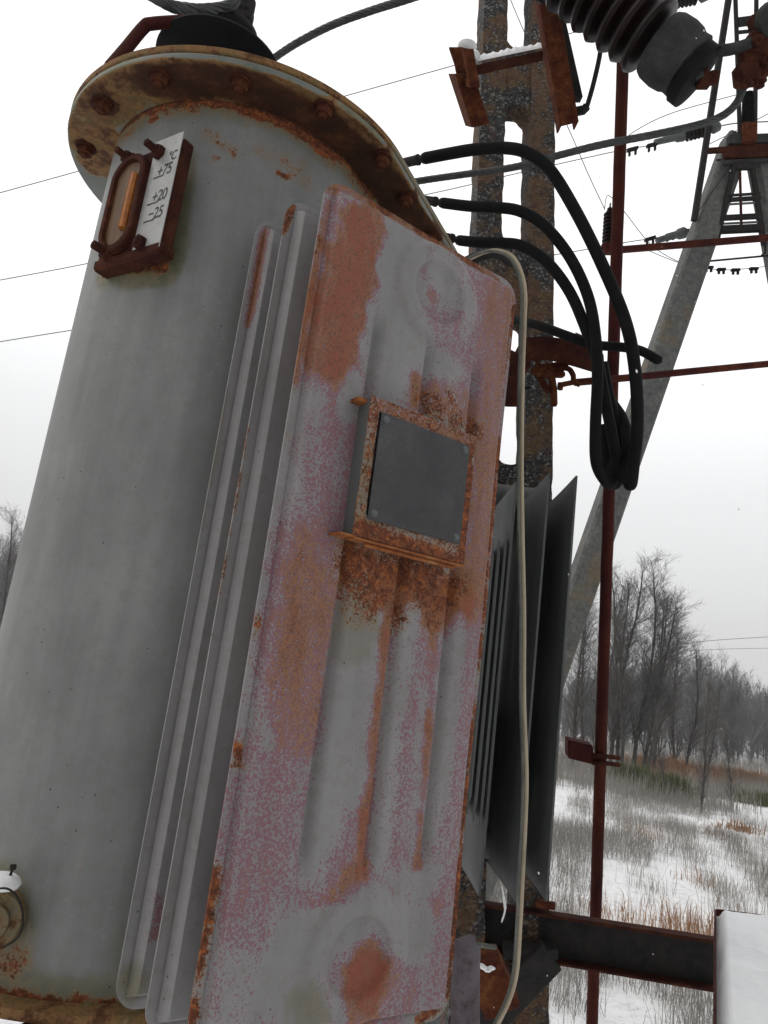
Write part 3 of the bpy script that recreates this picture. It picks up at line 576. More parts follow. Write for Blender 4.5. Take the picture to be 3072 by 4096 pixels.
paint(pc, [(0, .95, .004, [q3+PU*.02-np.array([0, 0, .03]), q3+PU*.022-np.array([0, 0, .25])], .010), (2, .5, .003, [q3-np.array([0, 0, .4]), q3-np.array([0, 0, .7])], .01), (0, 1.1, .006, [q3+PU*.042+PN*.012-np.array([0, 0, 1.36]), q3+PU*.042+PN*.012-np.array([0, 0, 1.42])], .008), (2, .8, .02, [q3+PU*.03-np.array([0, 0, 1.5])], .04)], (0, .05, .08))
for dv in (.135, PH-.135):
    mb = MB(); c = PA+PU*.29-np.array([0, 0, dv]); mb.lathe([(.042, 0), (.042, .40)], c-PN*.42, PN, 24); obj('header_pipe', mb, m_tank, TR_)
# ---------------- name plate box
DB = .062; ON = PA+PN*DB
def B(px, py, off=0.): return PP(px, py, ON+PN*off, PN)
c4 = [B(1493, 1562), B(1898, 1771), B(1855, 2268), B(1418, 2122)]
uvs = [((c-PA)@PU, PT-c[2]) for c in c4]; u0 = (uvs[0][0]+uvs[3][0])/2; u1 = (uvs[1][0]+uvs[2][0])/2; v0 = (uvs[0][1]+uvs[1][1])/2; v1 = (uvs[2][1]+uvs[3][1])/2
def L3(u, v, d): return PA+PU*u-np.array([0, 0, v])+PN*d
zd = np.array([0, 0, -1.]); NB = thing.__wrapped__ if False else None
def sub(name, mb, mat, par, sm_=35):
    o = obj(name, mb, mat, par, sm_); return o
mb = MB(); uc, vc, hu, hv = (u0+u1)/2, (v0+v1)/2, (u1-u0)/2, (v1-v0)/2
mb.box(L3(u0+.002, vc, .034), PN*.024, zd*hv, PU*.002); mb.box(L3(u1-.002, vc, .034), PN*.024, zd*hv, PU*.002)
mb.box(L3(uc, v0+.002, .034), PN*.024, zd*.002, PU*(hu-.0045)); mb.box(L3(uc, v1-.002, .034), PN*.024, zd*.002, PU*(hu-.0045))
box = sub('nameplate_box', mb, m_rib, TR_); box['label'] = 'dark grey box side standing off the worn panel'
fw = .021
def frame_grid():
    mb = MB(); N = 64; us = np.linspace(u0-.002, u1+.002, N); vs = np.linspace(v0-.002, v1+.002, N); iu0, iu1, iv0, iv1 = u0+fw, u1-fw*.9, v0+fw*1.15, v1-fw*1.9
    V = [L3(u, v, DB+.0008*sin(u*90)*sin(v*70)) for v in vs for u in us]; F_ = []
    for i in range(N-1):
        for k in range(N-1):
            cu, cv = (us[k]+us[k+1])/2, (vs[i]+vs[i+1])/2
            if iu0 < cu < iu1 and iv0 < cv < iv1: continue
            F_.append((i*N+k, (i+1)*N+k, (i+1)*N+k+1, i*N+k+1))
    n = len(V); V2 = [q-PN*.003 for q in V]; mb.add(V+V2, F_+[tuple(j+n for j in f[::-1]) for f in F_])
    e_ = {}
    for f in F_:
        for a, b in zip(f, f[1:]+f[:1]): e_[(a, b)] = 1
    mb.f += [(b, a, a+n, b+n) for (a, b) in e_ if (b, a) not in e_]; mb.m += [0]*(len(mb.f)-len(mb.m)); return mb
fr = sub('nameplate_frame', frame_grid(), m_panel, box); fr['label'] = 'frame flaking with yellow and orange rust'
Bq = lambda *p: [B(x, y) for x, y in p]
paint(fr, [(1, .78, .010, Bq((1440, 2120), (1600, 2180), (1840, 2260)), .03), (1, .85, .008, Bq((1880, 1800), (1870, 2000), (1850, 2230)), .015), (1, .58, .008, Bq((1500, 1620), (1470, 1950)), .02), (0, .85, .02, Bq((1520, 1590), (1700, 1690), (1880, 1780)), .03), (2, .9, .01, Bq((1430, 2100), (1500, 2130)), .03), (2, .7, .01, Bq((1480, 1800), (1440, 2080)), .03), (1, .3, .01, Bq((1470, 2120),), .02)], (.3, .52, .25))
mb = MB(); pc4 = [B(*q) for q in ((1522, 1633), (1872, 1800), (1832, 2192), (1470, 2062))]; w = [((c-PA)@PU, PT-c[2]) for c in pc4]; a0, a1, b0_, b1_ = (w[0][0]+w[3][0])/2, (w[1][0]+w[2][0])/2, (w[0][1]+w[1][1])/2, (w[2][1]+w[3][1])/2
mb.box(L3((a0+a1)/2, (b0_+b1_)/2, DB+.0035), PU*(a1-a0)/2, zd*(b1_-b0_)/2, PN*.0015, 0, .0007); sub('nameplate', mb, m_name, box)
mb = MB(); sc0 = L3(a0+.012, b0_+.012, DB+.005); mb.lathe([(.0058, 0), (.0062, .001), (.0048, .0028), (.001, .0032)], sc0, PN, 14); mb.lathe([(.008, 0), (.008, .0008)], sc0, PN, 16); scw = sub('screw', mb, m_zinc, box)
for (u, v) in ((a1-.012, b0_+.012), (a1-.012, b1_-.012), (a0+.012, b1_-.012)): inst(scw, 'screw', L3(u, v, DB+.005)-sc0, box)
mb = MB(); mb.box(L3(u0-.012, v1+.003, .036), PU*.018, PN*.026, zd*.002); sub('bracket_foot', mb, m_orust, box); mb = MB(); mb.box(L3(u0-.009, v0+.006, .030), PU*.012, PN*.016, zd*.004, 0, .001); sub('bracket_foot', mb, m_orust, box); mb = MB(); mb.box(L3(uc, v1+.006, .052), PU*hu, PN*.014, zd*.002, 0, .001); mb.tube([L3(u0+.03, v1+.012, .055), L3(u1-.02, v1+.012, .055)], .004, 8)
sub('bracket_lip', mb, m_orust, box)
# ---------------- oil gauge on the tank
go = TP(500, 830); gn = nrm(np.append(go[:2]-TC, 0)); gt = np.array([-gn[1], gn[0], 0]);
if gt@RGT < 0: gt = -gt
zu = np.array([0, 0, 1.])
def g(px, py, off): return PP(px, py, go+gn*off, gn)
def gs(px, py, off): q = g(px, py, off)-go; return q@gt, q[2]
def cs(x, y): return 300+x/2.37, 500+y/2.37
OFF = .036
def GL(s, z, d): return go+gt*s+zu*z+gn*d
sL, _ = gs(*cs(330, 700), OFF); sR, _ = gs(*cs(900, 700), OFF); _, zT_ = gs(*cs(700, 230), OFF); _, zB_ = gs(*cs(520, 1230), OFF)
sM, _ = gs(*cs(650, 700), OFF)
gm = (sL+sR)/2; gw = (sR-sL)/2; gzm = (zT_+zB_)/2; gh = (zT_-zB_)/2
mb = MB(); mb.box(GL(gm, gzm, .016), gt*gw, zu*gh, gn*.016, 0, .006); mb.box(GL(gm, gzm-gh+.0, .016), gt*(gw+.003), zu*.014, gn*.022, 0, .008)
gb = obj('oil_gauge', mb, m_rust, TR_, 35); gb['label'] = 'rusty oil level gauge with amber glass and temperature marks'
la, lb = sM+.002, sR-.001
mb = MB(); mb.box(GL((la+lb)/2, gzm+.004, OFF), gt*(lb-la)/2, zu*(gh+.006), gn*.0012, 0, .001); sub('scale_plate', mb, m_label, gb)
# sight glass housing
sg0 = sL+.012; sg1 = sM+.001; gmid = (sg0+sg1)/2; gr_ = (sg1-sg0)/2
def slot(rad, hh, d0, d1, n=14):
    out = []
    for d in (d0, d1):
        r = []
        for k in range(n+1): a = pi*k/n; r.append(GL(gmid+rad*cos(a), gzm+hh+rad*sin(a), d))
        for k in range(n+1): a = pi+pi*k/n; r.append(GL(gmid+rad*cos(a), gzm-hh+rad*sin(a), d))
        out.append(np.array(r))
    return out
hh_ = gh-gr_-.012
mb = MB(); A1 = slot(gr_, hh_, .02, .049); A2 = slot(gr_*.70, hh_, .049, .041); loft(mb, [A1[0], A1[1], slot(gr_*.94, hh_, .052, .052)[0], slot(gr_*.74, hh_, .052, .052)[0], A2[1]], True, True); sub('glass_housing', mb, m_rust, gb)
mb = MB(); s1 = slot(gr_*.68, hh_, .040, .044); loft(mb, [s1[0], s1[1]]); sub('sight_glass', mb, m_amber, gb)
mb = MB(); mb.tube([GL(gmid+gr_*.34, gzm+hh_*1.02, .044), GL(gmid+gr_*.34, gzm, .0445), GL(gmid+gr_*.34, gzm-hh_*1.05, .044)], gr_*.19, 10); sub('oil_streak', mb, m_gold, gb)
studs = [cs(470, 290), cs(770, 240), cs(280, 1200), cs(590, 1100)]
def stud(px, py, L, r):
    s_, z_ = gs(px, py, OFF+.012); mb = MB(); o = GL(s_, z_, OFF-.006); mb.lathe([(r*1.75, 0), (r*1.85, .003), (r*1.6, .005)], o, gn, 16); mb.hexa(o+gn*.004, gn, r*1.6, r*1.5); mb.lathe([(r*.8, r*1.3), (r*.8, r*1.5+L), (r*.5, r*1.5+L+.002)], o, gn, 12); return sub('stud', mb, m_rust, gb, 30)
stud(*studs[0], .026, .010); stud(*studs[1], .030, .011); stud(*studs[2], .030, .012); stud(*studs[3], .006, .011)
# lettering
def text_mesh(body, size, at_s, at_z, d, shear=.22):
    cu = bpy.data.curves.new('txt', 'FONT'); cu.body = body; cu.size = size; cu.shear = .08; cu.align_x = 'RIGHT'; cu.space_character = .92; cu.offset = .0006
    to = bpy.data.objects.new('txt', cu); SC.collection.objects.link(to); bpy.context.view_layer.update(); me = bpy.data.meshes.new_from_object(to)
    v = np.array([q.co[:] for q in me.vertices]); f = [tuple(p.vertices) for p in me.polygons]; bpy.data.objects.remove(to); bpy.data.meshes.remove(me)
    return np.array([GL(at_s+q[0]*.80, at_z+q[1], d) for q in v]), f
mb = MB(); dT = OFF+.0016
for body, (bx, by), size in (('°C', (958, 314), .033), ('+75', (910, 446), .0400), ('+20', (862, 692), .0400), ('−25', (824, 860), .0400)):
    s_, z_ = gs(*cs(bx, by), dT); v, f = text_mesh(body, size, s_, z_, dT); mb.add(v, f)
for (xa, ya, xb, yb) in ((745, 495, 830, 490), (685, 748, 778, 740), (653, 912, 745, 907)):
    a, b = np.array(gs(*cs(xa, ya), dT)), np.array(gs(*cs(xb, yb), dT)); zz = (a[1]+b[1])/2; mb.box(GL((a[0]+b[0])/2, zz, dT), gt*abs(b[0]-a[0])/2, zu*.0016, gn*.0003)
sub('scale_marks', mb, m_ink, gb, 0)
# ---------------- bushing on the lid
def atdist(px, py, c):            # height on a plumb line through c that shows at row py
    lo, hi = c[2]-9, c[2]+9
    for _ in range(40):
        m_ = (lo+hi)/2; q = np.array([c[0], c[1], m_])-CAM; y = H/2-FPX*(q@UPV)/(q@FWD)
        if y < py: hi = m_
        else: lo = m_
    return (lo+hi)/2
bc = np.array([TC[0]-.15, TC[1]+.02, ZT+.05]); tw = nrm([-bc[0], -bc[1], 0])
zsh = atdist(0, 96, bc+tw*.17); ztp = atdist(0, 34, bc+tw*.07)
mb = MB(); pr = [(.12, ZT+.02), (.12, ZT+.07), (.07, ZT+.09)]
z = ZT+.12
while z < zsh-.16: pr += [(.06, z), (.125, z+.015), (.128, z+.022), (.065, z+.05)]; z += .085
pr += [(.065, zsh-.06), (.10, zsh-.035), (.175, zsh-.014), (.184, zsh-.004), (.180, zsh+.006), (.158, zsh+.010), (.150, zsh+.016), (.148, zsh+.024), (.11, zsh+.036), (.104, zsh+.044), (.06, zsh+.05)]
pr += [(.058, max(zsh+.055, ztp-.10)), (.092, ztp-.065), (.098, ztp-.050), (.09, ztp-.02), (.06, ztp-.003), (.02, ztp)]
mb.lathe([(a, b-bc[2]) for a, b in pr], bc, (0, 0, 1), 56); bsh = obj('bushing', mb, m_black, TR_, 50)
mb = MB(); ct = np.array([bc[0]+.03, bc[1]+.02, ztp-.01]); mb.lathe([(.035, 0), (.035, .03), (.022, .035), (.022, .08), (.03, .085), (.03, .13)], ct, (0, 0, 1), 20); mb.box(ct+np.array([0, 0, .07]), RGT*.03, (0, .02, 0), zu*.02, 0, .006); sub('terminal', mb, m_dark, bsh)
mb = MB(); dpt = 2.05; mb.tube(spline([P(440, 270, dpt-.1), P(500, 200, dpt-.05), P(575, 110, dpt), P(610, 95, dpt), P(740, 85, dpt+.05)], 6), .0165, 10); obj('breather_pipe', mb, m_redrust, TR_)
# drain valve, bottom left
vc_ = P(-25, 3680, 1.33); vn = nrm(CAM+np.array([-.2, 0, -.3])-vc_)
dv_ = None
mb = MB(); mb.lathe([(.025, -.22), (.025, -.05), (.046, -.045), (.052, -.03), (.052, .0), (.046, .012), (.030, .014), (.028, .03), (.012, .034)], vc_, vn, 36)
dvo = obj('drain_valve', mb, m_flange, TR_); paint(dvo, [(1, .8, .02, [vc_-zu*.05], .04)], (0, .5, .7))
mb = MB(); mb.lathe([(.002, .012), (.020, .012), (.030, .006), (.034, -.002), (.030, -.010)], P(5, 3525, 1.32), (0, 0, 1), 20); sub('snow_cap', mb, m_snow, dvo)
mb = MB(); mb.hexa(P(50, 3478, 1.32), (0, 0, 1), .006, .008); mb.tube([P(50, 3478, 1.32), P(38, 3510, 1.32)], .0025, 6); mb.tube(spline([P(-40, 3560, 1.28), P(30, 3555, 1.28), P(75, 3600, 1.28), P(92, 3680, 1.28), P(70, 3750, 1.28), P(10, 3790, 1.28)], 8), .0018, 6); sub('valve_wire', mb, m_dark, dvo)
# ---------------- dark fins on the far side
def fin(px_t, py_t, px_b, py_b, d, depth, az, mat, horn=.032, th=.014):
    a = P(px_t, py_t, d); lo, hi = -3, 3; b = P(px_b, py_b, d); k = np.hypot(*a[:2])/np.hypot(*b[:2]); b = CAM+(b-CAM)*k; u = np.array([sin(az), cos(az), 0]); n = np.array([cos(az), -sin(az), 0]); Hh = a[2]-b[2]
    K = 14; V = []; out = []
    NU, NV = 16, 60
    def top(t): return horn*((1-t)**1.8)-.0*t
    us = np.linspace(0, 1, NU); vs = np.linspace(0, 1, NV); mb = MB(); n0 = NU*NV
    for sg in (1, -1):
        for v in vs:
            for t in us:
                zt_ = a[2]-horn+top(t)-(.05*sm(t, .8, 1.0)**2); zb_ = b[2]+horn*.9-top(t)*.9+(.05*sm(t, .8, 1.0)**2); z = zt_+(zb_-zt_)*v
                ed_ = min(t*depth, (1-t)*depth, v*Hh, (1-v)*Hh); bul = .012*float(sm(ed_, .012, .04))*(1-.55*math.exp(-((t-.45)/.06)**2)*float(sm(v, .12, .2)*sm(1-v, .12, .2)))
                V.append([a[0], a[1], 0]+u*depth*t+n*sg*(th*.25+bul)+zu*z)
    q = [(i*NU+k, i*NU+k+1, (i+1)*NU+k+1, (i+1)*NU+k) for i in range(NV-1) for k in range(NU-1)]
    bd = list(range(NU))+[i*NU+NU-1 for i in range(1, NV)]+[(NV-1)*NU+k for k in range(NU-2, -1, -1)]+[i*NU for i in range(NV-2, 0, -1)]
    mb.add(V, q+[tuple(j+n0 for j in f[::-1]) for f in q]+[(bd[i], bd[i]+n0, bd[(i+1) % len(bd)]+n0, bd[(i+1) % len(bd)]) for i in range(len(bd))]); return mb
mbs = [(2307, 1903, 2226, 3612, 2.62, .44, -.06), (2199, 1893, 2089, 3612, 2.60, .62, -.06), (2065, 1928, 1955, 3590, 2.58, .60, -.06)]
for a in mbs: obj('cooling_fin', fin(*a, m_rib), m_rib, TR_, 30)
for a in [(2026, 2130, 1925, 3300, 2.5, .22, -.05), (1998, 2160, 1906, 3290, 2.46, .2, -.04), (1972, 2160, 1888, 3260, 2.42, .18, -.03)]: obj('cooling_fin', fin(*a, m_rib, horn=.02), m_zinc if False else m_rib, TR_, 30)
for dz_ in (.78, -.50):
    mb = MB(); mb.tube([np.array([.15, 2.86, CZ+dz_]), np.array([.62, 2.84, CZ+dz_])], .045, 20); obj('header_pipe', mb, m_rib, TR_)
# pipes behind the panel at its foot
mb = MB(); mb.tube([P(1860, 4200, 1.95), P(1862, 3850, 1.95), P(1872, 3775, 1.95), P(1885, 3755, 1.97)], [.038, .038, .034, .012], 24); obj('foot_roller', mb, m_roller, TR_)

# ================================================================== CONCRETE POLE
def PH_(px, py, hd): r_ = ray(px, py); return CAM+r_*(hd/np.hypot(r_[0], r_[1]))
pA, pB = PH_(2064, 100, 2.98), PH_(1977, 4000, 2.98); LV = (pA-pB)/(pA[2]-pB[2]); CP = pB+LV*(CZ-pB[2]); pole_o = (CP[0], CP[1], 0.)
PO = thing('concrete_pole', pole_o, 'rough exposed-aggregate concrete pole with long rounded openings and rusty iron brackets', 'utility pole')
az_p = math.atan2(CP[0], CP[1])+radians(-16); px_ = np.array([cos(az_p), -sin(az_p), 0]); py_ = np.array([sin(az_p), cos(az_p), 0])    # local x (right), local y (away)
def prow(py):                        # height on the pole axis for a row of the picture, with the small lean of the shaft
    return atdist(0, py, np.array([CP[0], CP[1], CZ]))
WL, DL = .114, .066                  # leg width, half depth
def PL(x, y, z): return np.array([CP[0], CP[1], 0])+np.array([LV[0], LV[1], 0])*(z-CZ)+px_*x+py_*y+zu*z
HW = .174
def leg(x0, x1, z0, z1, mb, seed):
    NZ = int((z1-z0)/.035); n = 0
    rows = []
    for i in range(NZ+1):
        z = z0+(z1-z0)*i/NZ; r = []
        for (cx, cy) in [(x0, -DL), ((x0+x1)/2, -DL), (x1, -DL), (x1, 0), (x1, DL), ((x0+x1)/2, DL), (x0, DL), (x0, 0)]:
            q = PL(cx, cy, z); w = mn.noise_vector(Vector(q*9))*.004+mn.noise_vector(Vector(q*55))*.0045; r.append(q+np.array(w))
        rows.append(np.array(r))
    loft(mb, rows, True, True)
mb = MB(); ztop = prow(-900)
leg(-HW, -HW+WL, 0, ztop, mb, 1); leg(HW-WL, HW, 0, ztop, mb, 2)
# webs with arched ends between the legs
def web(za, zb, mb):
    xw0, xw1 = -HW+WL-.004, HW-WL+.004; R_ = (xw1-xw0)/2; K = 12
    N = 13
    xs = np.linspace(xw0, xw1, N); top = [zb+R_*(1-math.sqrt(max(0, 1-((x-(xw0+xw1)/2)/R_)**2))) for x in xs]; bot = [za-R_*(1-math.sqrt(max(0, 1-((x-(xw0+xw1)/2)/R_)**2))) for x in xs]
    V = []
    for y in (-DL*.82, DL*.82):
        for x, t, b in zip(xs, top, bot):
            for q in np.linspace(0, 1, 12): p = PL(x, y, b+(t-b)*q); V.append(p+np.array(mn.noise_vector(Vector(p*30)))*.006)
    n0 = N*12; q = [(i*12+k, (i+1)*12+k, (i+1)*12+k+1, i*12+k+1) for i in range(N-1) for k in range(11)]
    F_ = q+[tuple(j+n0 for j in f[::-1]) for f in q]
    for k0 in (0, 11): F_ += [(i*12+k0, i*12+k0+n0, (i+1)*12+k0+n0, (i+1)*12+k0) for i in range(N-1)]
    mb.add(V, F_)
for (pa, pb_) in ((455, 235), (1290, 1010), (2150, 1880), (3100, 2850), (4100, 3800)): web(prow(pa), prow(pb_), mb)
web(.1, .5, mb)
obj('pole_shaft', mb, m_conc, PO, 50)
# irons at the top of the pole
def angle_iron(mb, a, b, wa, wb, t=.006):
    # two flat legs along a->b, leg directions wa and wb (vectors with length)
    a, b = np.asarray(a), np.asarray(b); d = (b-a)/2; c = (a+b)/2; na, nb = nrm(wa), nrm(wb)
    mb.box(c+wa/2, d, wa/2, nb*t/2, 0, .001); mb.box(c+wb/2+na*.0, d, wb/2, na*t/2, 0, .001)
mb = MB(); D1 = 2.72
angle_iron(mb, P(1850, 276, D1), P(2172, 205, D1), P(1893, 290, D1)-P(1893, 252, D1), P(1893, 260, D1+.12)-P(1893, 260, D1)); obj('cross_iron', mb, m_rust, PO)
mb = MB()
angle_iron(mb, P(1905, 200, D1-.02)*0+P(1858, 195, D1-.02), P(1885, 350, D1-.02), P(1905, 350, D1)-P(1870, 350, D1), P(1835, 340, D1+.12)-P(1885, 350, D1)); mb.box(P(1850, 240, D1+.03), RGT*.035, UPV*.045+RGT*-.015, FWD*.005, 0, .001); obj('upper_angle', mb, m_brust, PO)
mb = MB(); angle_iron(mb, P(1822, 295, D1+.02), P(1892, 510, D1+.08), P(1890, 285, D1)-P(1822, 300, D1), P(1800, 300, D1+.10)-P(1826, 300, D1)); obj('lower_angle', mb, m_brust, PO)
mb = MB(); c0, c1 = P(2105, -300, D1-.12), P(2243, 505, D1-.10); wd_ = P(2312, 488, D1)-P(2243, 505, D1); angle_iron(mb, c0, c1, wd_, FWD*.05); angle_iron(mb, c0+wd_-nrm(wd_)*.003+FWD*.004, c1+wd_-nrm(wd_)*.003+FWD*.004, FWD*.05, -nrm(wd_)*.014); obj('channel_iron', mb, m_brust, PO)
mb = MB(); mb.box((P(2195, -100, 2.72)+P(2308, 400, 2.72))/2, (P(2308, 400, 2.72)-P(2195, -100, 2.72))/2, RGT*.017, FWD*.02, 0, .002); obj('flat_iron', mb, m_dark, PO)
mb = MB(); mb.tube(spline([P(2405, 130, 2.65), P(2400, 215, 2.65), P(2375, 330, 2.65), P(2352, 412, 2.65), P(2345, 428, 2.65)], 5), .0085, 8); mb.tube([P(2345, 428, 2.65), P(2335, 440, 2.65), P(2235, 460, 2.70)], .016, 8); obj('stay_hook', mb, m_dark, PO)
# snow on the cross iron
mb = MB(); N = 46; base0, base1 = P(1890, 248, D1), P(2172, 190, D1); back = P(1893, 240, D1+.12)-P(1893, 252, D1); V = []
rows = []
for i in range(N+1):
    t = i/N; b = base0+(base1-base0)*t; h = .010+.012*abs(mn.noise(Vector((t*9, 3, 1))))*2+.006*random.random(); r = []
    for (y, z) in ((-.004, 0), (-.002, h*.6), (.02, h), (.09, h), (.12, h*.4), (.12, 0)): q = b+nrm(back)*y+zu*z; r.append(q)
    rows.append(np.array(r))
loft(mb, rows); mb.lathe([(.001, .022), (.02, .018), (.036, .004), (.03, -.012), (.01, -.016)], P(1868, 190, D1+.04), (0, 0, 1), 14); mb.lathe([(.001, .02), (.016, .014), (.022, 0), (.012, -.02)], P(1898, 225, D1+.0), (0, 0, 1), 12); obj('snow_strip', mb, m_snow, PO, 60)
# strap and clamp half way down
def ribbon(mb, pts, hw_, t, k=8):
    p = spline(pts, k); T = np.gradient(p, axis=0); rings = []
    for q, d in zip(p, T):
        d = nrm(d); w_ = nrm(zu-d*(d@zu))*hw_; n_ = nrm(np.cross(d, w_))*t; rings.append(np.array([q+w_+n_, q+w_-n_, q-w_-n_, q-w_+n_]))
    loft(mb, rings)
mb = MB(); ribbon(mb, [P(2050, 1470, 2.78), P(2075, 1425, 2.70), P(2110, 1398, 2.66), P(2200, 1395, 2.64), P(2300, 1418, 2.63), P(2372, 1440, 2.64), P(2395, 1440, 2.72), P(2370, 1412, 2.86), P(2280, 1370, 2.95)], .044, .003)
mb.tube(spline([P(2035, 1620, 2.75), P(2045, 1500, 2.72), P(2085, 1420, 2.70)], 6), [.05]*3+[.05]*9+[.04], 12); obj('band_strap', mb, m_rust, PO, 40)
mb = MB(); dC = 2.66
mb.box(P(2190, 1480, dC), (P(2270, 1476, dC)-P(2140, 1484, dC))/2, UPV*.012, FWD*.012, 0, .003); mb.box(P(2200, 1500, dC), RGT*.05, UPV*.008, FWD*.02, 0, .002)
mb.hexa(P(2180, 1470, dC), RGT, .018, .022); mb.hexa(P(2215, 1465, dC), RGT, .016, .018); mb.hexa(P(2262, 1455, dC), RGT, .010, .01); mb.tube([P(2140, 1468, dC), P(2268, 1452, dC)], .008, 8)
ribbon(mb, [P(2150, 1440, dC), P(2155, 1490, dC), P(2175, 1540, dC), P(2200, 1570, dC)], .012, .004); mb.tube([P(2205, 1500, dC), P(2214, 1555, dC), P(2217, 1618, dC), P(2217, 1626, dC)], [.013, .013, .012, .007], 10)
mb.tube(spline([P(2240, 1470, dC), P(2275, 1476, dC), P(2292, 1500, dC), P(2296, 1525, dC), P(2320, 1540, dC)], 5), .010, 8); mb.tube([P(2240, 1540, dC), P(2300, 1528, dC)], .010, 8); mb.hexa(P(2232, 1545, dC), RGT, .016, .016)
obj('band_clamp', mb, m_brust, PO)

# ================================================================== LOOSE THINGS, one by one
def cable(name, pts, r, m, label, cat, group=None, n=12, k=10, ends=None, ell=None):
    mb = MB(); p = spline([P(*q) for q in pts], k)
    if r > .012: p = np.vstack([p, p[-1]+nrm(p[-1]-p[-2])*r*.6, p[-1]+nrm(p[-1]-p[-2])*r*.9]); r = np.array([r]*(len(p)-2)+[r*.75, r*.2])
    mb.tube(p, r, n, ell=ell)
    o = obj(name, mb, m, None, 60, label=label, category=cat)
    if group: o['group'] = group
    return o
BG = 'black cables looping from the transformer'
def black(pts, r, label):
    t = thing('black_cable', P(*pts[0]), label, 'cable', BG); p = spline([P(*q) for q in pts], 10); mb = MB(); mb.tube(p, r, 14); obj('sheath', mb, m_black, t, 60)
    a, b = p[0], p[6]; d = nrm(p[8]-p[0]); s0 = P(*ferr[0]); return t
def black2(start, pts, r, label):
    t = thing('black_cable', P(*pts[0]), label, 'cable', BG); p = spline([P(*q) for q in pts], 10); mb = MB(); mb.tube(p, r, 14); obj('sheath', mb, m_black, t, 60)
    a = P(*start); b = P(*pts[0]); d = b-a; L_ = np.linalg.norm(d); mb = MB(); mb.lathe([(r*.8, 0), (r*.85, L_*.72), (r*.95, L_*.74), (r*.95, L_*.80), (r*.6, L_*.84), (r*.6, L_*.9), (r*.9, L_*.94), (r*.9, L_*1.02)], a, d, 14); obj('cable_end', mb, m_dark, t, 40); return t
cr = .0180
black2((1580, 660, 2.62), [(1700, 633, 2.55), (1800, 614, 2.5), (1900, 598, 2.48), (2020, 592, 2.45), (2110, 612, 2.42), (2200, 680, 2.40), (2300, 840, 2.38), (2400, 1040, 2.36), (2500, 1280, 2.35), (2540, 1480, 2.35), (2550, 1700, 2.36), (2535, 1850, 2.37), (2522, 1940, 2.38), (2505, 1880, 2.42), (2512, 1780, 2.45), (2490, 1680, 2.5), (2440, 1600, 2.52), (2400, 1500, 2.5), (2390, 1420, 2.5)], cr*1.08, 'outermost thick black cable arching over all the others')
black2((1640, 790, 2.62), [(1772, 812, 2.55), (1880, 825, 2.5), (1985, 830, 2.46), (2080, 845, 2.44), (2180, 905, 2.42), (2280, 1030, 2.40), (2350, 1180, 2.39), (2380, 1330, 2.38), (2390, 1500, 2.38), (2382, 1700, 2.39), (2385, 1850, 2.40), (2425, 1928, 2.42), (2450, 1925, 2.44), (2450, 1850, 2.47), (2480, 1750, 2.5), (2440, 1600, 2.5), (2410, 1450, 2.5)], cr, 'middle black cable, second from the top of the three arches')
black2((1700, 930, 2.62), [(1840, 962, 2.55), (1920, 970, 2.5), (2010, 972, 2.47), (2090, 985, 2.45), (2190, 1050, 2.43), (2280, 1170, 2.42), (2345, 1320, 2.41), (2390, 1450, 2.41), (2420, 1600, 2.42), (2450, 1750, 2.43), (2465, 1850, 2.44), (2470, 1925, 2.45), (2445, 1930, 2.47), (2430, 1850, 2.48), (2420, 1700, 2.5)], cr, 'lowest of the three arching black cables')
cable('black_cable', [(1985, 1265, 2.75), (2060, 1280, 2.65), (2150, 1300, 2.52), (2260, 1340, 2.45), (2370, 1378, 2.44), (2480, 1388, 2.43), (2560, 1402, 2.42), (2632, 1440, 2.40)], cr*.85, m_black, 'short black cable running nearly level and ending free to the right of the bundle', 'cable', BG)
cable('black_cable', [(1960, 1560, 2.9), (2030, 1556, 2.85), (2120, 1550, 2.9)], .007, m_black, 'thin black cable stub crossing the gap left of the concrete pole below the strap', 'cable', BG)
cable('cable_band', [(1800, 1090, 2.2), (1870, 1045, 2.15), (1940, 1020, 2.12), (2000, 1015, 2.12), (2050, 1050, 2.15)], .019, m_dark, 'dark flat hose bending up under the beige cable', 'hose', ell=.5)
mb = MB(); gp = [(1850, 1050, 2.0), (1930, 1012, 1.98), (1990, 1005, 1.97), (2045, 1030, 1.96), (2080, 1095, 1.95), (2095, 1180, 1.94), (2092, 1300, 1.93), (2085, 1500, 1.92), (2081, 1800, 1.91), (2083, 2100, 1.90), (2090, 2450, 1.9), (2090, 2800, 1.9), (2100, 3100, 1.9), (2095, 3300, 1.9), (2085, 3500, 1.9), (2075, 3700, 1.9), (2062, 3880, 1.88), (2035, 3990, 1.86), (1985, 4096, 1.84), (1930, 4190, 1.82)]
GC = thing('flat_cable', P(*gp[10]), 'beige and grey twin cable hanging in front of the dark fins', 'cable')
p = spline([P(*q) for q in gp], 10); mb = MB(); mb.tube(p+RGT*.0038+UPV*.001-FWD*.001, .0052, 10); obj('beige_core', mb, m_beige, GC, 60); mb = MB(); mb.tube(p-RGT*.0042, .0046, 10); obj('grey_core', mb, m_sheath, GC, 60)
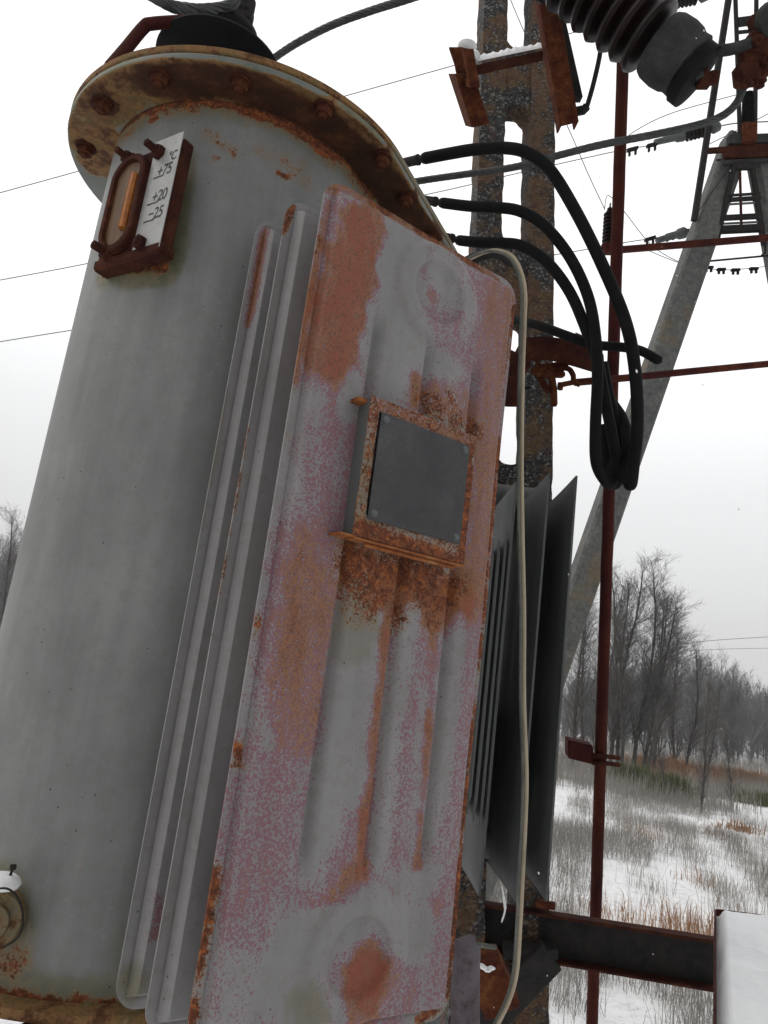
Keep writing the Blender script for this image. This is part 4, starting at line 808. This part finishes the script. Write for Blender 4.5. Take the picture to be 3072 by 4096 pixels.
def stranded(pts, R_, r, label, group, pitch=.16, ns=7):
    p = spline([P(*q) for q in pts], 16); T = np.gradient(p, axis=0); T /= np.linalg.norm(T, axis=1)[:, None]; s_ = np.concatenate([[0], np.cumsum(np.linalg.norm(np.diff(p, axis=0), axis=1))]); mb = MB()
    n = int(s_[-1]/.008); ss = np.linspace(0, s_[-1], n); p2 = np.stack([np.interp(ss, s_, p[:, i]) for i in range(3)], 1); T2 = np.gradient(p2, axis=0); T2 /= np.linalg.norm(T2, axis=1)[:, None]
    u = np.cross(T2, [0, 0, 1.]); u /= np.linalg.norm(u, axis=1)[:, None]; w = np.cross(T2, u)
    for k in range(ns): a = 2*pi*(ss/pitch+k/ns); mb.tube(p2+R_*(np.cos(a)[:, None]*u+np.sin(a)[:, None]*w), r, 5)
    o = obj('stranded_cable', mb, m_alu, None, 60, label=label, category='cable', group=group); return o
SG = 'stranded conductors'
stranded([(1560, 745, 2.75), (1690, 722, 2.72), (1880, 695, 2.68), (2060, 668, 2.62), (2200, 630, 2.56), (2400, 580, 2.5), (2600, 542, 2.45), (2780, 503, 2.42), (2880, 468, 2.40), (2940, 420, 2.38), (2975, 350, 2.36)], .0078, .0048, 'grey stranded cable sloping from behind the lid up to the clamp at top right', SG)
stranded([(1060, 260, 2.6), (1120, 215, 2.55), (1200, 165, 2.5), (1330, 100, 2.45), (1480, 45, 2.4), (1620, 0, 2.35), (1800, -60, 2.3)], .0078, .0048, 'dark stranded cable rising from the lid to the top edge', SG)
stranded([(560, -50, 2.1), (640, 0, 2.1), (700, 28, 2.12), (790, 40, 2.12), (880, 35, 2.14), (935, 10, 2.14), (945, -60, 2.14)], .0105, .007, 'thick dark stranded cable curling above the black bushing', SG)
# the post insulator
IN = thing('post_insulator', P(2450, 150, 2.35), 'big brown ribbed post insulator slanting down from the top with a grey cap', 'insulator')
i0, i1 = P(2170, -190, 2.42), P(2855, 345, 2.30); ax = i1-i0; Li = np.linalg.norm(ax); ax = nrm(ax); pr = []
t = 0.; cap = .70*Li; z = 0
while z < cap-.02: pr += [(.072, z), (.108, z+.010), (.116, z+.022), (.110, z+.034), (.078, z+.044)]; z += .054
mb = MB(); mb.lathe(pr, i0, ax, 56); obj('porcelain_sheds', mb, m_glaze, IN, 35)
mb = MB(); mb.lathe([(.080, cap-.012), (.095, cap-.006), (.102, cap+.010), (.105, cap+.05), (.101, cap+.08), (.094, cap+.095), (.096, cap+.115), (.07, cap+.135), (.05, cap+.14)], i0, ax, 48); obj('cement_cap', mb, m_grey, IN, 35)
mb = MB(); mb.lathe([(.058, cap+.118), (.096, cap+.118), (.096, cap+.150), (.06, cap+.158), (.035, cap+.16)], i0+UPV*-.012, ax, 40); obj('cap_flange', mb, m_black, IN, 35)
mb = MB(); e0 = P(2790, 300, 2.3); mb.hexa(e0, RGT, .030, .025); mb.lathe([(.014, 0), (.014, .06)], e0, RGT-UPV*.1, 12); mb.hexa(e0+RGT*.035-UPV*.008, RGT-UPV*.1, .022, .026); mb.box(P(2815, 330, 2.3), RGT*.02, UPV*.014, FWD*.02, 0, .004); obj('terminal_bolt', mb, m_rust, IN)
mb = MB(); mb.tube(spline([P(2795, 315, 2.28), P(2785, 270, 2.28), P(2805, 230, 2.28), P(2850, 206, 2.28), P(2920, 198, 2.28), P(3000, 175, 2.28)], 6), .0175, 14); obj('conductor_strap', mb, m_grey, IN)
CL = thing('cable_clamp', P(2980, 250, 2.3), 'cluster of rusty bolted clamp plates joining the cables at top right', 'clamp'); mb = MB()
for (x, y, a, b, c, an) in ((3000, 230, .030, .050, .02, .2), (3040, 190, .045, .034, .025, -.2), (2985, 300, .034, .030, .026, .1), (3035, 290, .03, .022, .02, .5), (3060, 120, .04, .05, .02, .3)):
    mb.box(P(x, y, 2.3), (RGT*cos(an)+UPV*sin(an))*a, (UPV*cos(an)-RGT*sin(an))*b, FWD*c, 0, .006)
for (x, y) in ((2950, 310), (2975, 340), (3030, 340), (3060, 250), (3020, 170)): mb.hexa(P(x, y, 2.27), -FWD+RGT*.3, .017, .016); mb.lathe([(.008, 0), (.008, .03)], P(x, y, 2.27), -FWD+RGT*.3, 8)
obj('clamp_plates', mb, m_rust, CL); mb = MB(); mb.lathe([(.05, 0), (.055, .02), (.05, .05), (.03, .06)], P(3075, 90, 2.3), -FWD-UPV*.4, 20); obj('connector_cap', mb, m_grey, CL)
# rusty pipe post with its clamp
RP = thing('pipe_post', PZ(2360, 4096, CZ-1.2)*0+np.array([P(2440, 2000, 2.95)[0], P(2440, 2000, 2.95)[1], 0]), 'tall thin rust-red pipe standing in front of the far tree clump', 'pipe')
a, b = P(2503, -120, 2.82), P(2368, 4096, 2.95); d = (a-b)/np.linalg.norm(a-b); mb = MB(); L_ = np.linalg.norm(a-b); base = b-d*((b[2])/d[2])
mb.tube(np.array([base+d*t_ for t_ in np.linspace(0, (a[2])/d[2], 160)])+np.array([np.array(mn.noise_vector(Vector((0, 0, k*.4))))*.0014 for k in range(160)]), .0225, 20); obj('pipe', mb, m_redrust, RP, 60)
mb = MB(); dK = 2.93; mb.box(P(2316, 3000, dK), (P(2366, 3012, dK)-P(2266, 2988, dK))/2, UPV*.036, FWD*.03, 0, .004); obj('clamp_arm', mb, m_redrust, RP)
mb = MB(); mb.box(P(2385, 3035, dK), RGT*.02, UPV*.016, FWD*.03, 0, .003)
for oy in (-6, 22): mb.tube(spline([P(2370, 3030+oy, dK-.03), P(2410, 3030+oy, dK-.05), P(2440, 3033+oy, dK-.04), P(2478, 3038+oy, dK-.03)], 5), .0085, 8)
obj('clamp_bolt', mb, m_rust, RP)
cable('brace_rod', [(2300, 1530, 2.68), (2500, 1512, 2.75), (2800, 1482, 2.85), (3150, 1448, 2.95)], .0135, m_redrust, 'long rusty rod running right from the pole clamp to the picture edge', 'rod')
# long beam at the bottom
BM = thing('steel_beam', P(2300, 3800, 2.7), 'long dark rusty channel beam crossing at the bottom from the transformer to the snowy tray', 'beam')
e1, e0_ = P(2872, 3756, 2.47), P(1700, 3572, 2.72); e1[2] = e1[2]; dirb = e1-e0_; hb_ = np.array([dirb[0], dirb[1], 0]); nb = nrm(np.cross(nrm(dirb), zu)); dn = -zu
if nb@FWD > 0: nb = -nb
Hc = .148; mb = MB(); cc = (e0_+e1)/2
mb.box(cc+dn*Hc/2-nb*.03, dirb/2, zu*(Hc/2-.001), nb*.003); obj('web_plate', mb, m_dark, BM)
mb = MB(); mb.box(cc+dn*.005-nb*.0, dirb/2, zu*.005, nb*.03, 0, .001); obj('top_edge', mb, m_rust, BM); mb = MB(); mb.box(cc+dn*(Hc)-nb*.0, dirb/2, zu*.004, nb*.03, 0, .001); obj('bottom_edge', mb, m_rust, BM)
mb = MB(); mb.box(P(2180, 3618, 2.6), nrm(dirb)*.035, zu*.010, nb*.02, 0, .003); obj('wedge', mb, m_brust, BM)
# bracket block, gusset and small stub under the beam
BB = thing('support_bracket', P(1980, 3900, 2.2), 'rusty iron block with a diagonal gusset under the left end of the beam', 'bracket')
mb = MB(); c = P(1965, 3925, 2.25); mb.box(c, nrm(RGT+UPV*.45)*.055, nrm(UPV-RGT*.45)*.075, FWD*.05, 0, .006); obj('iron_block', mb, m_brust, BB)
mb = MB(); g0, g1 = P(2205, 3815, 2.55), P(1900, 4130, 2.45); mb.box((g0+g1)/2, (g1-g0)/2, nrm(np.cross(g1-g0, FWD))*.055, FWD*.02, 0, .004); mb.box(P(2120, 3800, 2.56), RGT*.09, UPV*.018, FWD*.03, 0, .003); obj('gusset', mb, m_dark, BB)
mb = MB(); mb.tube([P(1890, 3775, 2.15), P(1985, 3790, 2.15)], .0065, 10); obj('stub_rod', mb, m_sheath, BB)
mb = MB()
for (x, y) in ((1935, 3870), (1950, 3880), (1965, 3872), (1925, 3862)): mb.lathe([(.002, .006), (.010, .003), (.013, -.001), (.006, -.006)], P(x, y, 2.17), (0, .3, 1), 9)
obj('snow_flecks', mb, m_snow, BB, 60)
# icicle / torn strip on the beam
mb = MB(); mb.tube(spline([P(2008, 3545, 2.45), P(2015, 3590, 2.45), P(2020, 3640, 2.45), P(2006, 3690, 2.45)], 5), [.003]*5+[.005]*5+[.003]*5+[.0015], 6); obj('hanging_icicle', mb, m_snow, None, 60, label='thin white icicle hanging over the dark beam beside the beige cable', category='icicle')
# snow filled tray
TY = thing('snowy_tray', P(2990, 3900, 2.0), 'snow-filled metal tray with a dark red rim at the lower right corner', 'tray')
ze = P(2868, 3650, 2.42)[2]; k0 = PZ(2866, 3650, ze); k1 = PZ(2868, 4250, ze); far = PZ(3200, 3692, ze); ux = k1-k0; vx = far-k0
nU = 40; rows = []
V = []; F_ = []
for i in range(nU+1):
    for j in range(nU+1):
        s_, t_ = i/nU, j/nU; q = k0+ux*s_+vx*t_; ee = min(s_, t_, 1-s_, 1-t_); h = .045*float(sm(ee, 0, .10))+.012*mn.noise(Vector(q*7))+.003*mn.noise(Vector(q*30)); V.append(q+zu*(h-.012))
        if i < nU and j < nU: a_ = i*(nU+1)+j; F_.append((a_, a_+nU+1, a_+nU+2, a_+1))
mb = MB(); mb.add(V, F_); obj('snow_layer', mb, m_snow, TY, 80)
mb = MB(); nx, ny = nrm(ux), nrm(vx); hu_, hv_ = np.linalg.norm(ux)/2, np.linalg.norm(vx)/2; cc = k0+ux/2+vx/2
for c_, d1, l_ in ((k0+ux/2-ny*.004, nx, hu_), (k0+ux/2+vx+ny*.004, nx, hu_), (k0+vx/2-nx*.004, ny, hv_), (k0+vx/2+ux+nx*.004, ny, hv_)): mb.box(c_-zu*.012, d1*l_, nrm(np.cross(d1, zu))*.003, zu*.022, 0, .001)
mb.box(cc-zu*.05, nx*hu_, ny*hv_, zu*.012); obj('tray_rim', mb, m_redrust, TY)

# ================================================================== SECOND STRUCTURE, behind at right
TW = thing('concrete_portal', np.append(P(2950, 2000, 6.4)[:2], 0), 'slanting grey concrete portal with rusty platform and switch gear behind the rusty pipe', 'portal')
def ground_hit(a, b): t_ = a[2]/(a[2]-b[2]); return a+(b-a)*t_
mb = MB(); a = P(2935, 590, 6.9); b = P(2330, 2330, 6.35); f_ = ground_hit(a, b); a2 = a-(b-a)*.02; dd = f_-a2; sd_ = nrm(np.cross(dd, FWD))
mb.box((a2+f_)/2, dd/2, sd_*.112, nrm(np.cross(dd, sd_))*.11, 0, .02); obj('left_leg', mb, m_conc2, TW)
mb = MB(); a = P(3040, 600, 6.9); b = P(3170, 1300, 6.6); f_ = ground_hit(a, b); dd = f_-a; sd_ = nrm(np.cross(dd, FWD)); mb.box((a+f_)/2, dd/2, sd_*.10, nrm(np.cross(dd, sd_))*.11, 0, .02); obj('right_leg', mb, m_conc2, TW)
def bars(name, lst, m, d=6.7, par=TW):
    mb = MB()
    for (x0, y0, x1, y1, wpx) in lst: A_, B_ = P(x0, y0, d), P(x1, y1, d); t_ = nrm(B_-A_); s_ = nrm(np.cross(t_, FWD)); mb.box((A_+B_)/2, (B_-A_)/2, s_*wpx/2/FPX*d, np.cross(t_, s_)*wpx/2/FPX*d*.9, 0, .003)
    return obj(name, mb, m, par)
for q in ((2923, -60, 2776, 884, 22), (2940, -60, 2960, 560, 14), (3026, -60, 3020, 560, 14)): bars('upright', [q], m_dark)
bars('platform', [(2830, 604, 3120, 584, 20), (2895, 620, 3110, 612, 34)], m_rust); bars('platform_head', [(2912, 562, 3090, 556, 34), (2890, 650, 3100, 640, 16)], m_grey)
bars('insulator_base', [(2990, 500, 2988, 580, 56)], m_brust)
bars('inner_frame', [(2940, 650, 2868, 960, 18), (3008, 660, 3056, 980, 18), (2940, 665, 3010, 665, 26)], m_dark)
for (y, wp) in ((782, 10), (800, 16), (818, 8), (872, 20), (895, 8), (918, 26), (932, 10)): bars('rung', [(2912-(y-780)*.2, y, 3040+(y-780)*.1, y-8, wp)], m_dark if wp > 9 else m_zinc)
bars('switch_rod', [(2960, 690, 2965, 900, 9)], m_redrust)
bars('cross_girder', [(2400, 1006, 3110, 948, 24)], m_redrust, 6.5)
bars('upper_rung', [(2950, 90, 3060, 75, 28), (2950, 130, 3050, 120, 12)], m_dark)
mb = MB(); pr = []; z = 0
for k in range(11): pr += [(.032, z), (.055, z+.012), (.055, z+.018), (.032, z+.028)]; z += .03
b_ = P(2992, 500, 6.7); mb.lathe(pr, b_, (0, 0, 1), 20); obj('small_insulator', mb, m_black, TW)
bars('stay_wire', [(2925, 660, 2790, 850, 3), (2885, 640, 2865, 640, 8)], m_dark)
bars('switch_lever', [(3058, 960, 3062, 1010, 7), (3062, 1010, 3045, 1022, 7), (2820, 1046, 3080, 1022, 7)], m_dark)
# string insulators
def string_ins(x0, y0, x1, y1, d, n, label, rr_=.085, links=()):
    t = thing('string_insulator', P(x0, y0, d), label, 'insulator', 'string insulators on the line wires'); a, b = P(x0, y0, d), P(x1, y1, d); ax = b-a; L_ = np.linalg.norm(ax); mb = MB(); pr = [(.02, 0), (.022, L_*.02)]
    for k in range(n): z = L_*(.06+.88*k/n); pr += [(.022, z), (rr_, z+L_*.01), (rr_, z+L_*.025), (.024, z+L_*.05)]
    pr += [(.02, L_)]; mb.lathe(pr, a, ax, 18); obj('sheds', mb, m_dark, t); mb = MB(); u = nrm(ax); mb.lathe([(.028, -.30), (.035, -.1), (.05, -.08), (.055, -.02), (.04, 0)], a, ax, 14); obj('end_fitting', mb, m_zinc, t); mb = MB(); mb.lathe([(.04, 0), (.055, .02), (.04, .08)], b, ax, 14); obj('end_fitting', mb, m_zinc, t)
    if links:
        for (x, y) in links:
            mb = MB(); c = P(x, y, d); mb.box(c, u*.055, UPV*.016, FWD*.02, 0, .005); mb.box(c-u*.03-UPV*.03, u*.010, UPV*.03, FWD*.012, 0, .003); mb.box(c+u*.03-UPV*.03, u*.010, UPV*.03, FWD*.012, 0, .003); obj('wire_clamp', mb, m_dark, t)
    return t
string_ins(2740, 540, 2845, 514, 7.2, 6, 'string insulator with five thin black discs left of the concrete portal head', .065, ((2530, 597), (2608, 580)))
string_ins(2690, 8, 2800, -12, 7.2, 6, 'string insulator cut by the top edge above the brown post insulator', .065)
string_ins(2745, 928, 2800, 912, 7.2, 3, 'small string insulator half hidden behind the slanting concrete leg', .03, ((2600, 955), (2682, 938)))
for i, (x, y) in enumerate(((2835, 1070), (2885, 1078), (2942, 1080), (3015, 1075))):
    mb = MB(); c = P(x, y, 7); mb.box(c, RGT*.04, UPV*.012, FWD*.02, 0, .004); mb.box(c-RGT*.022-UPV*.02, RGT*.009, UPV*.022, FWD*.01); mb.box(c+RGT*.022-UPV*.02, RGT*.009, UPV*.022, FWD*.01)
    obj('wire_damper', mb, m_dark, None, label='small damper on the wire right of the slanting leg, '+('nearest the leg', 'second from the leg', 'third from the leg', 'farthest from the leg')[i], category='damper', group='dampers on the jumper wire')
# ribbed arrester
AR = thing('surge_arrester', P(2428, 1010, 4.6), 'small ribbed surge arrester hanging beside the left side of the rusty pipe', 'arrester'); mb = MB(); pr = []; z = 0
for k in range(9): pr += [(.022, z), (.036, z+.008), (.036, z+.013), (.022, z+.02)]; z += .026
mb.lathe(pr, P(2430, 985, 4.6), (0, 0, 1), 18); mb.lathe([(.01, 0), (.022, .004), (.022, .008), (.01, .014), (.018, .022), (.018, .026), (.006, .04), (.004, .07)], P(2430, 985, 4.6)+zu*z, (0, 0, 1), 14); obj('ribs', mb, m_glaze, AR)
mb = MB(); mb.lathe([(.036, -.01), (.040, .01), (.03, .02)], P(2430, 990, 4.6), (0, 0, 1), 16); mb.box(P(2445, 1003, 4.6), RGT*.05, UPV*.02, FWD*.03, 0, .004); obj('arrester_base', mb, m_redrust, AR)
# falling snow
mb = MB()
for k in range(420):
    d = rng.uniform(1.2, 7); q = P(rng.uniform(-100, 3200), rng.uniform(-100, 4200), d); r_ = rng.uniform(.0008, .0020)
    if np.hypot(*(q[:2]-TC)) < .55 or (d > 1.05 and q[0] < .35 and d < 2.3): continue
    ax = nrm((.5, .1, -1)+rng.normal(0, .15, 3)); mb.lathe([(r_*.2, -r_*1.6), (r_, 0), (r_*.2, r_*1.6)], q, ax, 5)
o = obj('falling_snow', mb, m_snow, None, 60, kind='stuff', label='scattered small snowflakes falling in the air', category='snowflakes')
# snowy air
HZ = .0008
if HZ:
    mb = MB(); mb.box((0, 0, 24), (470, 0, 0), (0, 470, 0), (0, 0, 28)); hm = bpy.data.materials.new('haze'); hm.use_nodes = True; hm.node_tree.nodes.clear()
    pv = hm.node_tree.nodes.new('ShaderNodeVolumePrincipled'); pv.inputs['Density'].default_value = HZ; pv.inputs['Color'].default_value = (.93, .93, .94, 1); ho = hm.node_tree.nodes.new('ShaderNodeOutputMaterial'); hm.node_tree.links.new(pv.outputs[0], ho.inputs['Volume'])
    o = obj('haze', mb, hm, None, 0, kind='stuff', label='thin snowy haze greying the far trees', category='haze')
# line wires
WG = 'overhead line wires'
def wire(pts, r, label, d=7.5): return cable('line_wire', [(x, y, d) for x, y in pts], r, m_alu if r > .003 else m_dark, label, 'wire', WG, 6, 6)
wire([(-150, 812), (320, 683), (900, 520), (1430, 370), (1830, 258), (2090, 186), (2330, 120), (2640, 30)], .0042, 'topmost line wire, passing behind the lid and the top of the concrete pole')
wire([(-150, 1148), (330, 1058), (1000, 920), (1720, 775), (2075, 692), (2460, 606), (2620, 578), (2700, 553)], .0042, 'middle line wire, passing behind the tank and the black cables')
wire([(-150, 1392), (260, 1325), (1200, 1180), (2200, 1022), (2500, 970), (2600, 955), (2700, 937), (2745, 928)], .0042, 'lowest line wire, meeting the insulator at the slanting leg')
wire([(2010, -80), (2100, 135), (2270, 505), (2350, 690), (2418, 835)], .0042, 'slanting wire coming down to the small ribbed arrester')
wire([(2418, 840), (2424, 795), (2440, 785), (2500, 850), (2600, 975), (2700, 1040), (2780, 1062), (2900, 1080), (3100, 1062)], .0035, 'looped jumper wire from the arrester down to the dampers')
wire([(2470, 590), (2510, 545), (2600, 490), (2700, 448), (2850, 405), (2960, 375)], .004, 'thin curved jumper wire rising right from the rusty pipe')
wire([(2590, 1000), (2660, 1030), (2740, 1055), (2830, 1046)], .0035, 'short sagging wire under the rust-red girder')
wire([(2840, 575), (2950, 520), (3100, 440)], .004, 'short wire rising right above the portal platform')
wire([(2845, 514), (2900, 500), (2960, 492), (3100, 485)], .006, 'tension link from the string insulator to the portal')
wire([(2800, 912), (2860, 895)], .004, 'short link from the small insulator to the slanting leg')
wire([(2600, 2590), (2850, 2562), (3100, 2546)], .010, 'upper of two faint distant wires beyond the tree clump', 30)
wire([(2600, 2615), (2850, 2598), (3100, 2592)], .008, 'lower of two faint distant wires beyond the tree clump', 30)
for o in LIST:
    if '_o' in o: del o['_o']
for o in SC.objects:
    if '_o' in o: del o['_o']
